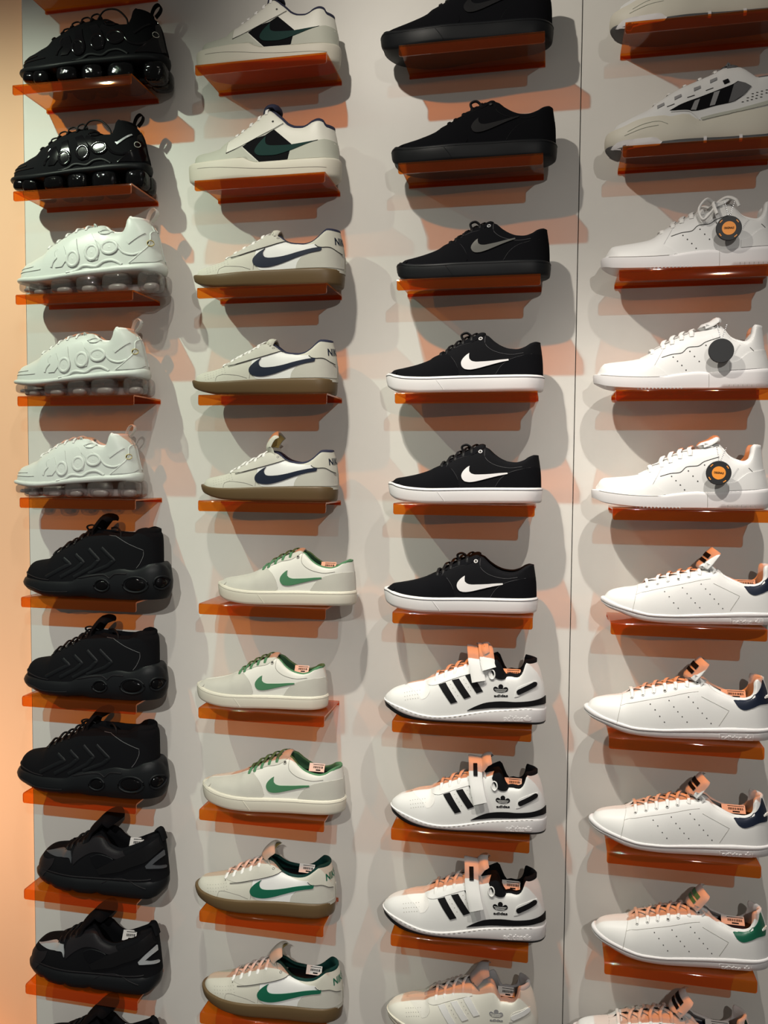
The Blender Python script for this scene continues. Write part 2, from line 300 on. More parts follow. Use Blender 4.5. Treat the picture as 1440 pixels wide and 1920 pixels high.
# ------------------------------------------------------------------ shoe builder
# Side-view outlines in millimetres (x from the toe, z above the shelf), one set per kind of shoe
TR={"F":{"L":291.1,"top":[[6.0,38.9],[15.8,45.4],[33.2,48.8],[54.9,53.3],[76.4,59.8],[91.3,66.3],[110.5,74.9],[127.4,84.5],[144.1,94.1],[160.9,101.5],[175.5,105.3],[188.1,102.6],[202.8,90.1],[215.4,81.8],[230.0,76.7],[244.4,75.3],[260.8,78.9],[272.9,85.2],[283.0,89.0]],"heel":[[284.1,89.0],[287.0,70.8],[289.0,52.2],[289.8,27.4],[290.0,2.5]],"fox":[[10.1,39.2],[21.4,34.7],[39.9,30.9],[62.1,29.0],[83.5,28.2],[145.4,29.6],[206.3,30.6],[289.3,31.1]],"bot":[[1.2,19.6],[3.2,13.3],[11.7,7.4],[28.7,2.7],[51.4,0.2],[73.1,-1.0],[282.9,1.5]],"tick":[[158.7,70.1],[158.2,64.6],[158.8,59.8],[162.3,56.4],[169.5,54.4],[181.6,54.7],[197.8,55.7],[214.0,57.4],[228.5,58.4],[228.9,55.9],[216.1,53.4],[201.9,50.0],[185.8,45.7],[171.7,42.1],[159.5,40.4],[150.3,41.9],[145.6,46.6],[144.1,52.1],[145.6,57.7],[150.0,63.5],[155.1,68.0]],"eyelet":[[178.0,96.8]],"vamp":[[97.4,76.2],[114.3,71.2],[126.1,63.5],[135.5,49.8],[140.2,35.5]],"eyestay":[[115.5,68.9],[119.0,76.1],[128.5,79.9],[142.6,86.2],[156.7,89.1],[168.4,93.0],[187.0,106.4]],"heelp":[[206.1,31.6],[215.5,46.1],[229.7,57.3],[248.1,63.6],[270.0,68.0],[291.0,67.1]],"collarp":[[185.9,102.8],[187.0,86.6],[198.9,75.5],[215.5,69.4],[234.4,66.8],[254.9,69.6],[257.1,82.3]],"laces":[[103.6,84.8],[114.3,88.8],[128.5,91.6],[143.7,99.1],[159.0,106.6]],"tick2":[[152.4,76.6],[148.4,70.1],[149.6,64.3],[156.7,60.4],[173.1,59.3],[191.8,60.0],[214.3,61.6]]},"E":{"L":283.5,"top":[[3.9,35.3],[13.6,42.2],[37.6,48.0],[61.6,53.8],[73.5,58.4],[94.8,68.6],[113.6,77.6],[132.4,86.6],[144.0,94.4],[155.7,94.9],[167.3,91.2],[176.6,83.5],[188.1,76.9],[201.9,73.7],[215.7,72.7],[229.4,75.0],[243.1,81.6],[256.7,90.4],[267.9,96.3],[275.8,97.0]],"heel":[[275.8,97.0],[281.6,74.2],[284.4,54.6],[285.2,30.7],[285.3,2.3]],"fox":[[4.9,31.0],[27.6,26.0],[55.1,24.3],[91.9,25.3],[147.7,27.6],[213.9,29.0],[285.2,29.6]],"bot":[[1.2,24.2],[7.3,16.6],[21.6,10.4],[41.6,5.4],[65.1,2.2],[103.4,1.1],[285.3,0.6]],"tick":[[148.8,66.5],[145.5,61.1],[145.5,55.7],[148.8,51.0],[156.5,49.3],[174.0,50.6],[191.6,53.9],[213.8,59.5],[235.6,63.9],[250.6,65.6],[249.5,59.8],[231.4,56.0],[209.4,49.8],[191.7,43.6],[174.0,37.6],[156.5,33.6],[143.3,33.4],[132.2,36.1],[127.4,41.5],[127.4,48.0],[132.2,54.5],[140.0,61.1]],"white":[[130.0,51.3],[131.1,63.8],[156.5,70.9],[187.1,79.7],[200.5,74.4],[213.8,71.7],[227.0,70.7],[238.8,71.5],[243.1,67.2],[250.6,64.7],[249.5,59.8],[216.1,49.8],[207.2,39.0],[205.0,28.2],[143.3,27.6],[134.4,35.1]],"eyestay":[[84.9,51.9],[103.5,56.4],[127.8,63.1],[156.5,70.9],[189.4,80.8]],"heelseam":[[205.0,29.3],[207.7,40.1],[216.1,49.2],[231.4,55.3]],"heeltop":[[238.8,70.4],[243.1,66.8],[250.6,65.1],[264.6,65.3],[275.7,58.9],[281.8,55.7],[285.1,54.6]],"toeov":[[60.2,25.5],[62.7,34.3],[75.1,37.7],[91.9,36.8],[107.9,34.8],[123.4,30.0]],"nike":[[273.9,70.7],[282.4,70.9],[273.9,83.6]],"eyelet":[[168.9,85.6]]},"D":{"L":311.1,"top":[[0.0,53.4],[10.8,62.4],[27.4,65.6],[51.1,67.2],[72.2,71.1],[86.2,78.7],[100.2,86.3],[116.5,95.8],[132.6,107.3],[144.1,116.0],[157.9,126.7],[171.6,135.1],[192.1,119.8],[201.1,111.7],[214.7,99.0],[228.2,94.2],[241.7,93.6],[255.1,96.8],[266.3,101.8],[281.8,104.4],[292.9,102.5],[298.4,94.8]],"heel":[[298.4,94.8],[303.0,75.6],[306.4,54.5],[307.6,37.7],[310.9,27.0],[311.0,10.2]],"fox":[[9.0,43.5],[43.8,40.2],[81.6,39.0],[116.3,39.1],[129.4,39.7],[140.3,34.0],[153.3,30.4],[170.6,29.8],[192.2,31.1],[213.9,32.2],[235.7,32.7],[267.7,33.6],[297.5,35.4],[309.0,37.2]],"bot":[[-4.6,39.3],[18.1,20.0],[43.6,12.7],[105.0,3.3],[286.2,4.5]],"window":[[187.9,91.3],[222.6,61.7],[216.1,34.2],[215.0,32.1],[159.8,30.2],[127.2,60.5],[140.3,70.4],[153.3,76.1],[170.6,80.6]],"tick":[[172.8,78.4],[171.7,71.2],[173.2,63.9],[180.4,60.6],[198.7,59.9],[224.8,60.5],[263.4,65.0],[273.9,67.2],[257.1,62.0],[235.7,54.7],[213.9,47.7],[192.2,42.5],[170.6,41.8],[157.6,43.2],[151.1,49.2],[153.3,57.5],[162.0,68.5]],"heelp":[[215.0,33.2],[220.5,49.4],[235.7,54.7],[263.4,63.9],[285.9,69.3],[305.9,68.5]],"vampp":[[93.6,50.1],[125.0,60.6],[140.3,45.5],[157.6,31.3]],"eyestay":[[93.6,50.1],[122.9,60.7],[153.3,76.1],[187.9,92.3],[205.1,101.9]],"eyelet":[[184.6,107.5]],"laces":[[107.4,64.7],[119.6,72.3],[136.0,82.0],[152.2,91.1],[167.4,99.3]]},"G":{"L":311.1,"top":[[1.0,30.4],[7.9,40.1],[21.9,49.1],[40.4,56.0],[63.4,63.2],[81.7,67.3],[95.3,75.5],[113.4,84.6],[131.5,92.5],[153.9,102.9],[171.7,108.4],[189.5,110.5],[207.2,117.2],[220.4,121.3],[227.2,107.0],[234.0,92.8],[238.5,88.2],[245.0,90.8],[258.2,89.3],[266.9,91.6],[275.5,100.2],[284.0,111.4],[290.3,118.0],[293.6,117.5]],"heel":[[293.6,116.4],[301.6,94.6],[307.4,70.5],[310.6,48.4],[311.4,26.1],[312.2,6.0]],"fox":[[3.6,28.2],[17.9,26.2],[37.9,22.0],[59.4,17.3],[82.4,13.2],[104.9,11.9],[137.8,14.8],[170.3,20.6],[202.6,26.5],[245.6,32.2],[277.5,35.0],[309.2,31.9]],"mid":[[1.8,20.2],[12.6,16.6],[28.2,10.0],[47.6,4.3],[71.1,0.7],[93.9,-0.6],[138.0,-0.8],[203.0,1.0],[267.4,3.3],[311.9,0.4]],"s1":[[112.0,69.2],[125.1,74.2],[148.3,40.8],[136.4,36.9]],"s2":[[137.0,79.1],[150.0,82.9],[173.1,51.8],[161.3,46.9]],"s3":[[161.8,88.9],[174.7,93.8],[195.6,62.6],[183.8,58.2]],"trefoil":[[215.1,60.3],[241.9,61.7],[228.2,77.5]],"word":[[216.3,53.1],[242.0,54.5],[216.2,58.1]],"slot":[[262.1,64.7],[289.4,78.9]],"slotframe":[[253.8,54.5],[259.9,72.3],[285.2,83.5],[294.6,84.0],[293.7,76.4],[281.2,70.6],[262.3,57.0]],"band":[[167.0,25.6],[180.9,33.3],[198.1,40.6],[215.3,44.2],[234.7,45.9],[256.1,45.8],[277.3,47.5],[298.4,50.7],[309.9,53.6],[310.2,39.0],[298.6,39.7],[277.5,37.7],[245.6,34.9],[213.3,32.6],[191.8,29.3]],"vamp":[[41.1,60.9],[58.9,66.7],[84.0,71.5],[93.2,64.6],[95.5,55.8],[88.9,44.1],[79.8,39.8],[68.3,50.9]],"eyestay":[[89.8,66.5],[104.3,67.6],[132.6,78.9],[158.6,88.8],[180.1,95.1]],"holes":[[104.2,75.3],[121.7,82.9],[139.5,89.6],[158.5,96.5]],"soleword":[[235.2,8.9],[270.5,10.4],[235.1,19.5]],"soletre":[[271.5,11.1],[285.3,11.0],[278.2,21.2]],"strapA":[[170.0,122.3],[192.6,128.6],[205.9,98.3],[185.7,82.1]],"ankle":[[206.9,107.2],[212.0,120.6],[222.7,128.1],[228.9,111.5],[235.6,94.3],[240.0,89.1],[233.0,86.1],[223.3,87.1],[215.7,92.2]],"heelov":[[294.0,121.3],[293.3,100.5],[276.6,90.3],[264.0,79.0],[255.9,54.6]]},"J":{"L":327.8,"top":[[4.8,39.2],[10.5,48.2],[22.1,55.1],[40.7,60.0],[63.8,63.9],[77.5,69.6],[98.0,77.0],[118.4,83.1],[140.9,90.6],[163.4,95.5],[183.5,98.7],[199.0,101.1],[210.2,98.9],[221.5,88.4],[232.8,82.7],[246.1,76.9],[259.4,73.0],[272.5,73.0],[285.5,76.6],[296.1,85.3],[302.3,97.0],[305.3,105.4],[309.5,108.7]],"heel":[[309.5,108.0],[314.3,93.1],[317.9,81.6],[321.7,60.7],[324.5,39.7],[326.6,21.0]],"fox":[[4.3,40.5],[14.3,36.8],[34.6,29.1],[61.5,22.6],[88.2,17.5],[128.1,17.2],[172.4,20.0],[216.4,23.1],[259.7,26.4],[313.8,25.6]],"groove":[[1.2,32.4],[12.3,27.7],[39.3,21.6],[68.3,15.2],[94.9,12.3],[128.2,12.7],[314.0,19.6]],"bot":[[1.3,26.3],[8.0,20.2],[28.3,13.5],[50.8,5.5],[73.1,0.4],[106.3,-1.9],[150.8,-2.8],[217.1,-1.9],[271.4,-0.2],[314.8,-1.0]],"dots":[[112.6,59.7],[120.6,50.9],[128.6,40.2],[136.7,30.5],[144.6,67.9],[152.6,57.7],[159.5,49.6],[167.0,41.3],[175.4,32.3],[178.0,75.6],[185.6,67.1],[193.5,57.6],[201.0,49.1],[208.7,40.4],[216.2,31.9]],"tab":[[254.0,73.1],[261.9,62.5],[271.9,58.2],[284.9,62.1],[298.0,68.0],[313.6,68.1],[314.6,73.8],[311.6,90.2],[303.7,111.5],[299.4,97.9],[290.7,86.5],[277.9,76.4],[264.9,73.0]],"seam1":[[54.9,19.3],[57.9,32.8],[62.0,51.2],[67.2,66.1]],"seam2":[[62.0,51.2],[74.1,56.1],[104.8,65.0],[148.9,75.5],[177.4,82.6],[195.0,85.6]],"seam3":[[199.6,77.7],[221.8,67.1],[245.9,55.8],[229.4,28.1]],"eyelets":[[82.0,66.9],[100.8,72.9],[119.2,78.4],[138.2,83.2],[156.3,88.2],[175.8,93.7],[194.2,98.4]],"box":[[231.2,0.2],[287.8,3.1],[287.4,15.9],[230.9,13.0]]},"I":{"L":301.0,"top":[[6.8,35.5],[10.0,42.3],[18.7,50.1],[32.0,52.1],[54.0,54.0],[75.9,57.0],[86.7,60.1],[101.7,70.0],[123.0,81.8],[140.0,91.5],[152.7,96.8],[167.5,101.9],[182.3,103.8],[194.9,106.8],[211.6,109.6],[220.2,102.8],[231.1,89.3],[243.8,82.3],[258.4,78.7],[268.7,82.9],[276.7,92.5],[281.5,104.4],[284.9,107.6]],"heel":[[284.9,107.6],[287.5,87.9],[290.8,65.9],[296.8,37.3],[298.9,8.7]],"fox":[[7.1,31.2],[30.3,27.3],[61.9,24.1],[93.3,22.8],[118.6,23.3],[135.5,26.0],[156.5,28.7],[177.5,30.1],[192.2,29.0],[225.3,31.8],[260.5,33.8],[292.0,36.0]],"bot":[[1.3,16.5],[20.1,9.6],[51.8,5.3],[85.4,3.2],[157.2,2.0],[293.4,2.6]],"wave":[[113.6,55.6],[130.4,60.9],[147.2,63.4],[157.5,72.6],[176.3,75.0],[186.6,82.0],[211.2,90.3]],"dots":[[132.6,55.9],[139.8,48.6],[147.1,41.2],[154.3,32.9],[160.4,65.6],[168.0,56.7],[176.0,47.9],[187.2,76.0]],"heelp":[[227.0,44.8],[239.2,47.8],[251.4,57.5],[259.6,62.8],[281.2,68.7]],"toel":[[32.1,40.1],[51.2,35.7],[76.3,35.8],[88.7,40.8],[101.3,41.6]],"soleseam":[[192.2,29.0],[193.0,2.3]],"ridges":[[226.0,4.8],[270.8,4.7]],"collarn":[[259.4,71.4],[265.8,65.0]],"laces":[[96.6,60.3],[114.3,67.6],[128.9,75.0],[144.6,80.3],[161.3,87.7]],"tag":[[201.0,51.6],[222.2,51.3],[201.3,76.5]]},"H":{"L":303.1,"top":[[8.6,35.4],[16.5,51.5],[34.7,59.4],[54.9,67.2],[72.9,74.0],[94.7,88.7],[116.4,101.2],[151.6,115.6],[180.8,127.2],[192.3,133.3],[205.8,134.5],[219.5,131.9],[233.2,121.6],[243.1,112.7],[249.0,108.2],[270.0,108.4],[284.9,119.1],[297.8,129.9]],"heel":[[297.8,129.9],[299.6,101.9],[302.7,61.8],[304.5,41.7],[305.1,21.7]],"fox":[[11.2,39.2],[24.6,40.9],[51.5,48.3],[68.8,50.0],[93.8,49.8],[109.4,46.4],[121.0,50.9],[132.7,51.4],[142.5,47.0],[152.5,38.1],[179.5,43.9],[217.7,50.8],[263.4,58.6],[297.4,69.3]],"bot":[[3.2,14.7],[31.0,11.9],[85.2,8.3],[255.2,10.7],[300.0,19.3]],"out":[[3.2,15.7],[34.8,16.1],[69.5,18.2],[83.2,11.5],[141.5,13.7],[255.0,15.6],[299.6,25.1]],"window":[[103.3,57.3],[120.6,66.2],[151.4,77.7],[178.3,87.3],[205.0,96.8],[214.3,102.1],[225.9,97.4],[235.5,90.8],[224.5,77.8],[207.7,67.2],[179.0,61.7],[144.3,54.3]],"g1":[[143.8,71.1],[152.5,74.7],[146.2,55.2],[137.4,55.5]],"g2":[[175.5,84.5],[185.1,87.0],[177.1,62.8],[168.4,61.1]],"g3":[[207.8,96.6],[215.3,101.0],[225.9,97.4],[235.5,90.8],[224.5,77.8],[207.7,67.2],[199.2,65.7]],"loops":[[89.5,67.2],[117.3,79.6],[149.1,93.6],[175.8,106.5]],"slits":[[105.0,66.5],[137.8,79.9],[168.5,91.3]],"slot":[[195.3,102.9]],"holes":[[222.1,65.3],[229.6,66.7],[236.6,68.2],[243.7,69.8],[251.4,71.6],[230.0,71.6],[237.6,73.1],[244.5,74.7],[252.2,76.4],[259.9,78.2],[237.8,78.0],[245.0,79.7],[252.4,81.5],[260.3,83.1]],"stripe":[[154.4,42.0],[179.4,47.9],[217.6,54.7],[263.2,65.4],[297.0,77.0],[297.4,69.3],[263.4,58.6],[217.8,49.8],[179.6,42.9],[156.4,37.9]],"shieldl":[[105.3,55.1],[134.6,54.3],[144.5,47.3],[152.5,38.5]]},"B":{"L":332.4,"top":[[-6.9,45.1],[0.0,58.5],[10.8,66.1],[32.3,71.5],[61.5,77.1],[74.8,85.8],[93.3,95.8],[117.0,108.3],[132.7,115.3],[143.1,123.1],[158.7,131.7],[174.2,134.4],[187.0,133.5],[209.9,130.5],[235.3,128.8],[250.4,129.2],[260.5,129.4],[275.6,137.9],[295.6,141.8],[308.1,139.8]],"heel":[[310.5,137.6],[314.2,129.6],[315.3,111.2],[315.6,74.4],[315.4,51.3]],"fox":[[1.0,37.2],[36.5,36.6],[82.4,34.9],[134.5,36.4],[149.1,44.2],[168.4,51.5],[206.7,55.9],[226.1,63.2],[243.2,66.0],[267.3,63.2],[283.5,66.9],[297.4,72.9],[321.0,75.8],[331.1,68.8],[334.8,49.6]],"bot":[[-0.8,22.5],[17.1,15.9],[45.9,10.4],[70.6,5.2],[109.2,5.6],[158.3,8.7],[187.1,6.1],[230.4,5.7],[301.2,7.6],[331.9,9.8],[335.8,19.7]],"soleh":[[317.6,73.3],[328.7,67.9],[334.8,51.9],[336.7,33.5],[334.6,15.0],[329.5,5.5]],"air":[[202.9,29.4],[218.4,29.8],[203.0,40.9],[275.2,32.7],[300.4,33.1],[275.3,47.5],[327.1,36.3],[333.4,34.6],[327.2,48.9]],"chev1":[[74.0,41.4],[107.3,59.1],[130.1,70.2],[112.8,81.2]],"chev2":[[109.7,43.1],[144.5,62.4],[159.1,75.4],[140.0,89.9]],"chev3":[[139.4,43.9],[178.2,65.5],[192.7,80.7],[169.0,101.9]],"chev4":[[170.8,51.6],[211.6,68.6],[226.3,80.3],[197.7,104.8]],"coll":[[209.9,134.7],[231.6,127.1],[255.7,115.2],[274.6,107.6],[288.4,102.2],[288.3,90.9],[281.3,74.9],[274.3,65.6]],"ton":[[158.7,130.5],[182.0,145.1],[197.4,157.0],[212.8,166.7],[228.0,167.0],[235.5,159.0],[234.1,139.2]],"mud":[[6.7,46.5],[52.8,37.8],[82.4,36.0]],"sl":[[149.0,41.9],[182.8,48.4],[206.7,50.1],[218.6,43.6],[230.9,53.1],[255.2,53.8]]},"C":{"L":308.0,"top":[[-3.4,47.0],[13.1,63.6],[40.3,76.4],[75.2,81.2],[99.2,91.8],[125.8,106.0],[154.9,122.3],[173.1,118.0],[193.7,99.5],[214.4,93.2],[237.6,101.1],[250.5,106.5],[276.1,116.3],[288.8,123.1],[293.9,126.5]],"heel":[[293.9,126.5],[301.4,112.9],[305.0,91.8],[308.6,61.1],[311.0,37.3]],"fox":[[17.0,32.1],[42.6,23.1],[73.8,37.2],[117.2,56.4],[141.8,66.9],[156.3,55.4],[175.7,44.8],[207.3,47.1],[244.4,48.1],[275.0,56.7],[305.9,55.9]],"bot":[[16.9,27.2],[42.4,10.9],[67.5,4.7],[93.2,1.0],[121.5,1.6],[189.8,6.5],[267.7,9.0],[305.7,3.5]],"shield":[[29.6,66.8],[68.7,77.2],[102.2,82.4],[108.7,71.2],[109.9,61.8],[102.1,70.4],[68.5,65.1]],"mud":[[4.7,35.7],[21.8,58.3],[36.6,55.5],[62.6,61.7],[59.3,48.9],[42.8,30.4],[35.9,21.2]],"eyest":[[110.1,80.9],[115.3,98.0],[132.6,108.6],[157.0,118.5],[186.1,121.5],[212.8,104.5],[232.5,89.6],[210.1,80.6],[181.0,90.3],[156.7,88.8],[132.2,75.3],[114.8,59.8]],"hole":[[154.1,79.1],[171.2,86.1],[190.6,83.8],[207.6,78.0],[170.9,58.8],[158.9,69.9]],"strap":[[168.5,56.2],[207.6,78.0],[244.8,95.4],[268.4,108.3],[302.1,128.6],[306.0,103.4],[279.6,82.5],[244.6,67.0],[219.8,55.3],[175.7,44.8]],"heelw":[[277.5,73.3],[289.6,86.0],[307.1,97.4],[307.5,87.2],[298.8,83.9],[289.5,75.4],[297.1,71.5],[307.2,66.7],[307.9,61.5],[295.3,66.2],[279.5,68.3]],"sl1":[[180.3,28.5],[199.8,36.9],[219.7,41.1],[239.4,39.4],[258.5,32.3],[279.2,25.8]],"laces":[[116.5,100.4],[131.3,106.2],[147.2,111.9],[161.9,116.4],[178.9,119.8]]},"A":{"L":303.5,"top":[[-7.7,53.6],[-5.0,58.2],[8.5,65.0],[32.4,70.5],[50.9,78.3],[64.1,83.8],[77.3,92.8],[90.4,99.5],[103.5,107.3],[119.1,115.7],[137.3,122.6],[152.7,125.6],[170.6,127.5],[188.4,125.2],[200.9,116.4],[216.0,111.1],[228.6,110.1],[238.7,116.7],[245.1,125.6],[251.4,133.3],[263.9,137.1],[272.6,135.0]],"heel":[[272.6,133.9],[281.2,123.5],[288.5,109.8],[296.2,78.1],[301.0,59.9],[303.3,37.3]],"fox":[[6.0,37.4],[66.7,33.8],[126.9,37.2],[146.0,42.7],[160.3,50.5],[184.0,50.4],[198.2,58.1],[215.2,60.1],[227.3,56.6],[234.5,52.1],[273.6,50.9],[298.5,55.9]],"foxs":[[6.0,37.4],[66.7,33.8],[126.8,36.1],[155.4,39.3],[202.9,43.5],[234.4,48.7],[273.6,50.9],[298.5,55.9]],"mid":[[-1.3,31.4],[66.6,24.7],[131.5,30.4],[155.4,32.6],[195.6,35.7],[227.1,37.6],[273.5,39.7],[303.3,37.1]],"bub":[[31.0,17.1],[44.7,16.4],[31.2,23.9],[59.1,13.6],[74.9,13.2],[59.3,23.8],[113.4,13.6],[133.7,13.5],[113.5,25.6],[162.3,16.3],[182.4,16.3],[162.5,30.3],[218.4,17.6],[243.7,17.4],[218.6,34.4],[283.1,18.9],[303.7,21.2],[283.2,35.6]],"sh1":[[126.8,36.8],[146.0,41.6],[155.6,48.3],[165.1,50.0],[184.0,48.1],[198.2,56.5],[215.2,58.6],[227.2,54.4],[234.4,49.8],[227.2,46.6],[210.2,45.7],[204.1,37.9]],"ring":[[174.8,73.9],[186.6,73.8],[175.0,87.3],[209.4,82.5],[225.1,82.3],[209.5,93.7],[137.9,63.0],[148.6,62.9],[138.1,76.4]],"w1":[[105.7,83.5],[101.7,75.7],[105.5,66.7],[97.6,57.8],[94.9,48.8]],"w2":[[125.2,91.1],[117.8,77.7],[129.7,70.9],[124.8,59.7],[124.6,50.7]],"w3":[[142.0,100.0],[137.0,86.6],[153.6,79.7],[157.0,68.5]],"w4":[[160.9,93.1],[179.7,89.5],[184.3,79.4],[184.2,66.0],[174.7,59.4]],"w5":[[184.6,101.8],[203.5,93.8],[222.8,86.8],[237.1,72.1],[255.6,67.5],[271.5,72.0]],"w6":[[146.7,97.7],[165.8,112.0],[180.0,113.0],[184.6,106.2]],"ba":[[108.3,82.3],[118.0,87.8],[123.8,75.4],[126.0,61.9],[117.4,48.5],[103.9,47.5],[108.0,62.1],[103.0,73.5]],"bb":[[130.0,95.6],[142.0,101.1],[146.5,82.0],[151.0,66.3],[147.3,52.8],[131.8,49.5],[127.2,64.2],[131.0,79.9]],"bc":[[156.3,105.4],[170.5,110.8],[182.1,92.9],[189.0,74.9],[186.5,60.4],[172.3,57.1],[161.8,70.7],[165.5,86.3]],"bd":[[180.0,109.6],[196.4,103.9],[218.0,92.4],[227.5,80.0],[220.2,71.2],[200.8,71.5],[191.5,86.1],[177.5,99.6]],"loop":[[184.7,112.9],[194.2,117.8],[208.6,117.1],[203.7,109.4],[189.4,109.5]],"cap":[[248.6,52.0],[262.4,63.1],[279.6,81.1],[283.6,96.9],[282.7,109.0],[287.5,118.2]],"tick":[[243.3,92.0],[247.8,86.4],[275.9,107.6],[274.0,109.7],[247.8,92.0]],"logo":[[297.5,89.3],[299.9,89.8],[297.5,94.9]],"pull":[[272.5,123.7],[275.8,137.2],[281.4,147.2],[288.8,150.8],[293.8,145.7],[291.2,136.8],[282.5,126.9]]}}
for _k, _d in TR.items():
    for _n, _v in _d.items():
        _d[_n] = _v/1000 if _n == 'L' else [(a/1000, b/1000) for a, b in _v]

class Shoe:
    def __init__(self, key, name, xv, xe, hw=0.043, gap=0.009, kw=0.62, ins=0.006, fox='fox', pe=(0.8, 0.75, 0.5), xu0=None, rt=0.010):
        self.T = TR[key]; T = self.T; self.L = T['L']
        self.root = empty(name); self.bvhs = []; self.solebvh = []; self.rt = rt; self.zcache = {}
        top = [(x, z) for x, z in T['top'] if x > 0.0015]
        self.xu0 = xu0 if xu0 else max(0.004, top[0][0])
        self.ZT0 = pchip(top)
        fx = T[fox]
        self.ZF = pchip(fx)
        self.heel = pchip([(z, x) for x, z in T['heel']])
        self.xu1 = max(x for x, z in T['heel'])
        self.xv, self.xe, self.hw, self.gap, self.kw, self.ins, self.pe = xv, xe, hw, gap, kw, ins, pe
    def ZT(self, x):
        z = self.ZT0(x); t = (x-self.xu0)/self.rt
        if t < 1:
            zb = self.ZF(x)-self.ins+0.004
            z = zb+max(z-zb, 0)*math.sqrt(max(1-(1-max(t, 0))**2, 0))
        return z
    def W(self, x):
        return self.hw*shape((x-self.xu0)/(self.xu1-self.xu0))
    def YT(self, x):
        w = self.W(x)
        if x < self.xv: return 0.0
        g = self.gap*sstep(self.xv-0.001, self.xv+0.012, x)
        if x > self.xe-0.01:
            a = sstep(self.xe-0.01, self.xe+0.045, x)
            kk = self.kw+(0.9-self.kw)*sstep(self.xu1-0.07, self.xu1-0.01, x)
            g = g*(1-a)+a*kk*w
        return min(g, w*0.96)
    def S(self, x, th, s=-1, off=0.0):
        w = max(self.W(x)+off, 0); yt = min(max(self.YT(x)+off*0.6, 0) if self.YT(x) > 0 else 0, w)
        zt = self.ZT(x)+(off if off > 0 else 0)
        zb = self.ZF(x)-self.ins
        zt = max(zt, zb+0.004)
        a = sstep(self.xe-0.02, self.xe+0.05, x); b = sstep(self.L*.1, self.L*.35, x)
        p = (self.pe[0]*(1-b)+self.pe[1]*b)*(1-a)+self.pe[2]*a
        c = max(math.cos(th), 0)**p; q = math.sin(th)**(0.95-0.1*a)
        z = zb+(zt-zb)*q
        xx = x+sstep(self.xu1-0.085, self.xu1, x)*(self.heel(z)-self.xu1)
        return Vector((xx, s*(yt+(w-yt)*c), z))
    def add(self, name, V, F, m, parent=None, angle=40, merge=0.0):
        return mesh_obj(name, V, F, m, parent or self.root, angle, merge)
    def solid(self, V, F, sole=True):
        b = BVHTree.FromPolygons([tuple(v) for v in V], F); self.bvhs.append(b)
        if sole: self.solebvh.append(b)
    def upper(self, m, N=64, M_=18, name='upper'):
        V, F = [], []
        for s in (-1, 1):
            o = len(V)
            for i in range(N+1):
                x = self.xu0+(self.xu1-self.xu0)*(1-math.cos(math.pi*i/N))/2
                for j in range(M_+1):
                    V.append(self.S(x, math.pi/2*j/M_, s))
            for i in range(N):
                for j in range(M_):
                    a = o+i*(M_+1)+j
                    q = (a, a+M_+1, a+M_+2, a+1)
                    F.append(q if s < 0 else q[::-1])
        self.solid(V, F, False)
        return self.add(name, V, F, m, merge=0.0004, angle=60)
    def lining(self, m, insole=None, rim=0.0025, t=0.006, zi=None):
        V, F = [], []
        N = 40; x0 = self.xe-0.012
        K = 8
        for s in (-1, 1):
            o = len(V)
            for i in range(N+1):
                x = x0+(self.xu1-x0)*math.sin(math.pi/2*i/N)
                e = self.S(x, math.pi/2, s); zb = self.ZF(x)+0.002 if zi is None else zi
                w = max(self.W(x)-t, 0.0); yt = abs(e.y)
                hx = t*sstep(self.xu1-0.05, self.xu1, x)
                pts = [(e.x, yt+0.0012, e.z-0.0015), (e.x, yt+0.0004, e.z+rim*0.7), (e.x-hx*.4, max(yt-t*.45, 0), e.z+rim), (e.x-hx*.8, max(yt-t*.9, 0), e.z+rim*.2)]
                for k in range(1, K-3+1):
                    f = k/(K-3)
                    z = (e.z-0.002)+(zb-(e.z-0.002))*f
                    y = max(yt-t, 0)+(w-max(yt-t, 0))*math.sin(f*math.pi/2)
                    xx = x+sstep(self.xu1-0.085, self.xu1, x)*(self.heel(z)-self.xu1)
                    pts.append((xx-hx, max(y, 0), z))
                for p in pts: V.append(Vector((p[0], s*p[1], p[2])))
            n = len(pts)
            for i in range(N):
                for j in range(n-1):
                    a = o+i*n+j; q = (a, a+n, a+n+1, a+1)
                    F.append(q[::-1] if s < 0 else q)
        self.add('lining', V, F, m, merge=0.0003, angle=70)
        if insole:
            V, F = [], []; N = 30
            for i in range(N+1):
                xa = self.xv+0.02 if zi is None else self.xe+0.004
                xb = self.xu1-t if zi is None else min(self.xu1, self.heel(zi))-t*1.3
                x = xa+(xb-xa)*math.sin(math.pi/2*i/N)
                w = max(self.W(x)-t*0.9, 0.0005)
                z = self.ZF(x)+0.0035 if zi is None else zi+0.0015
                V += [Vector((x, -w, z)), Vector((x, w, z)), Vector((x, -w, z-0.003)), Vector((x, w, z-0.003))]
            for i in range(N):
                a = i*4
                F += [(a, a+4, a+5, a+1), (a+2, a+3, a+7, a+6), (a, a+2, a+6, a+4), (a+1, a+5, a+7, a+3)]
            F += [(0, 1, 3, 2), (N*4, N*4+2, N*4+3, N*4+1)]
            self.add('insole', V, F, insole)
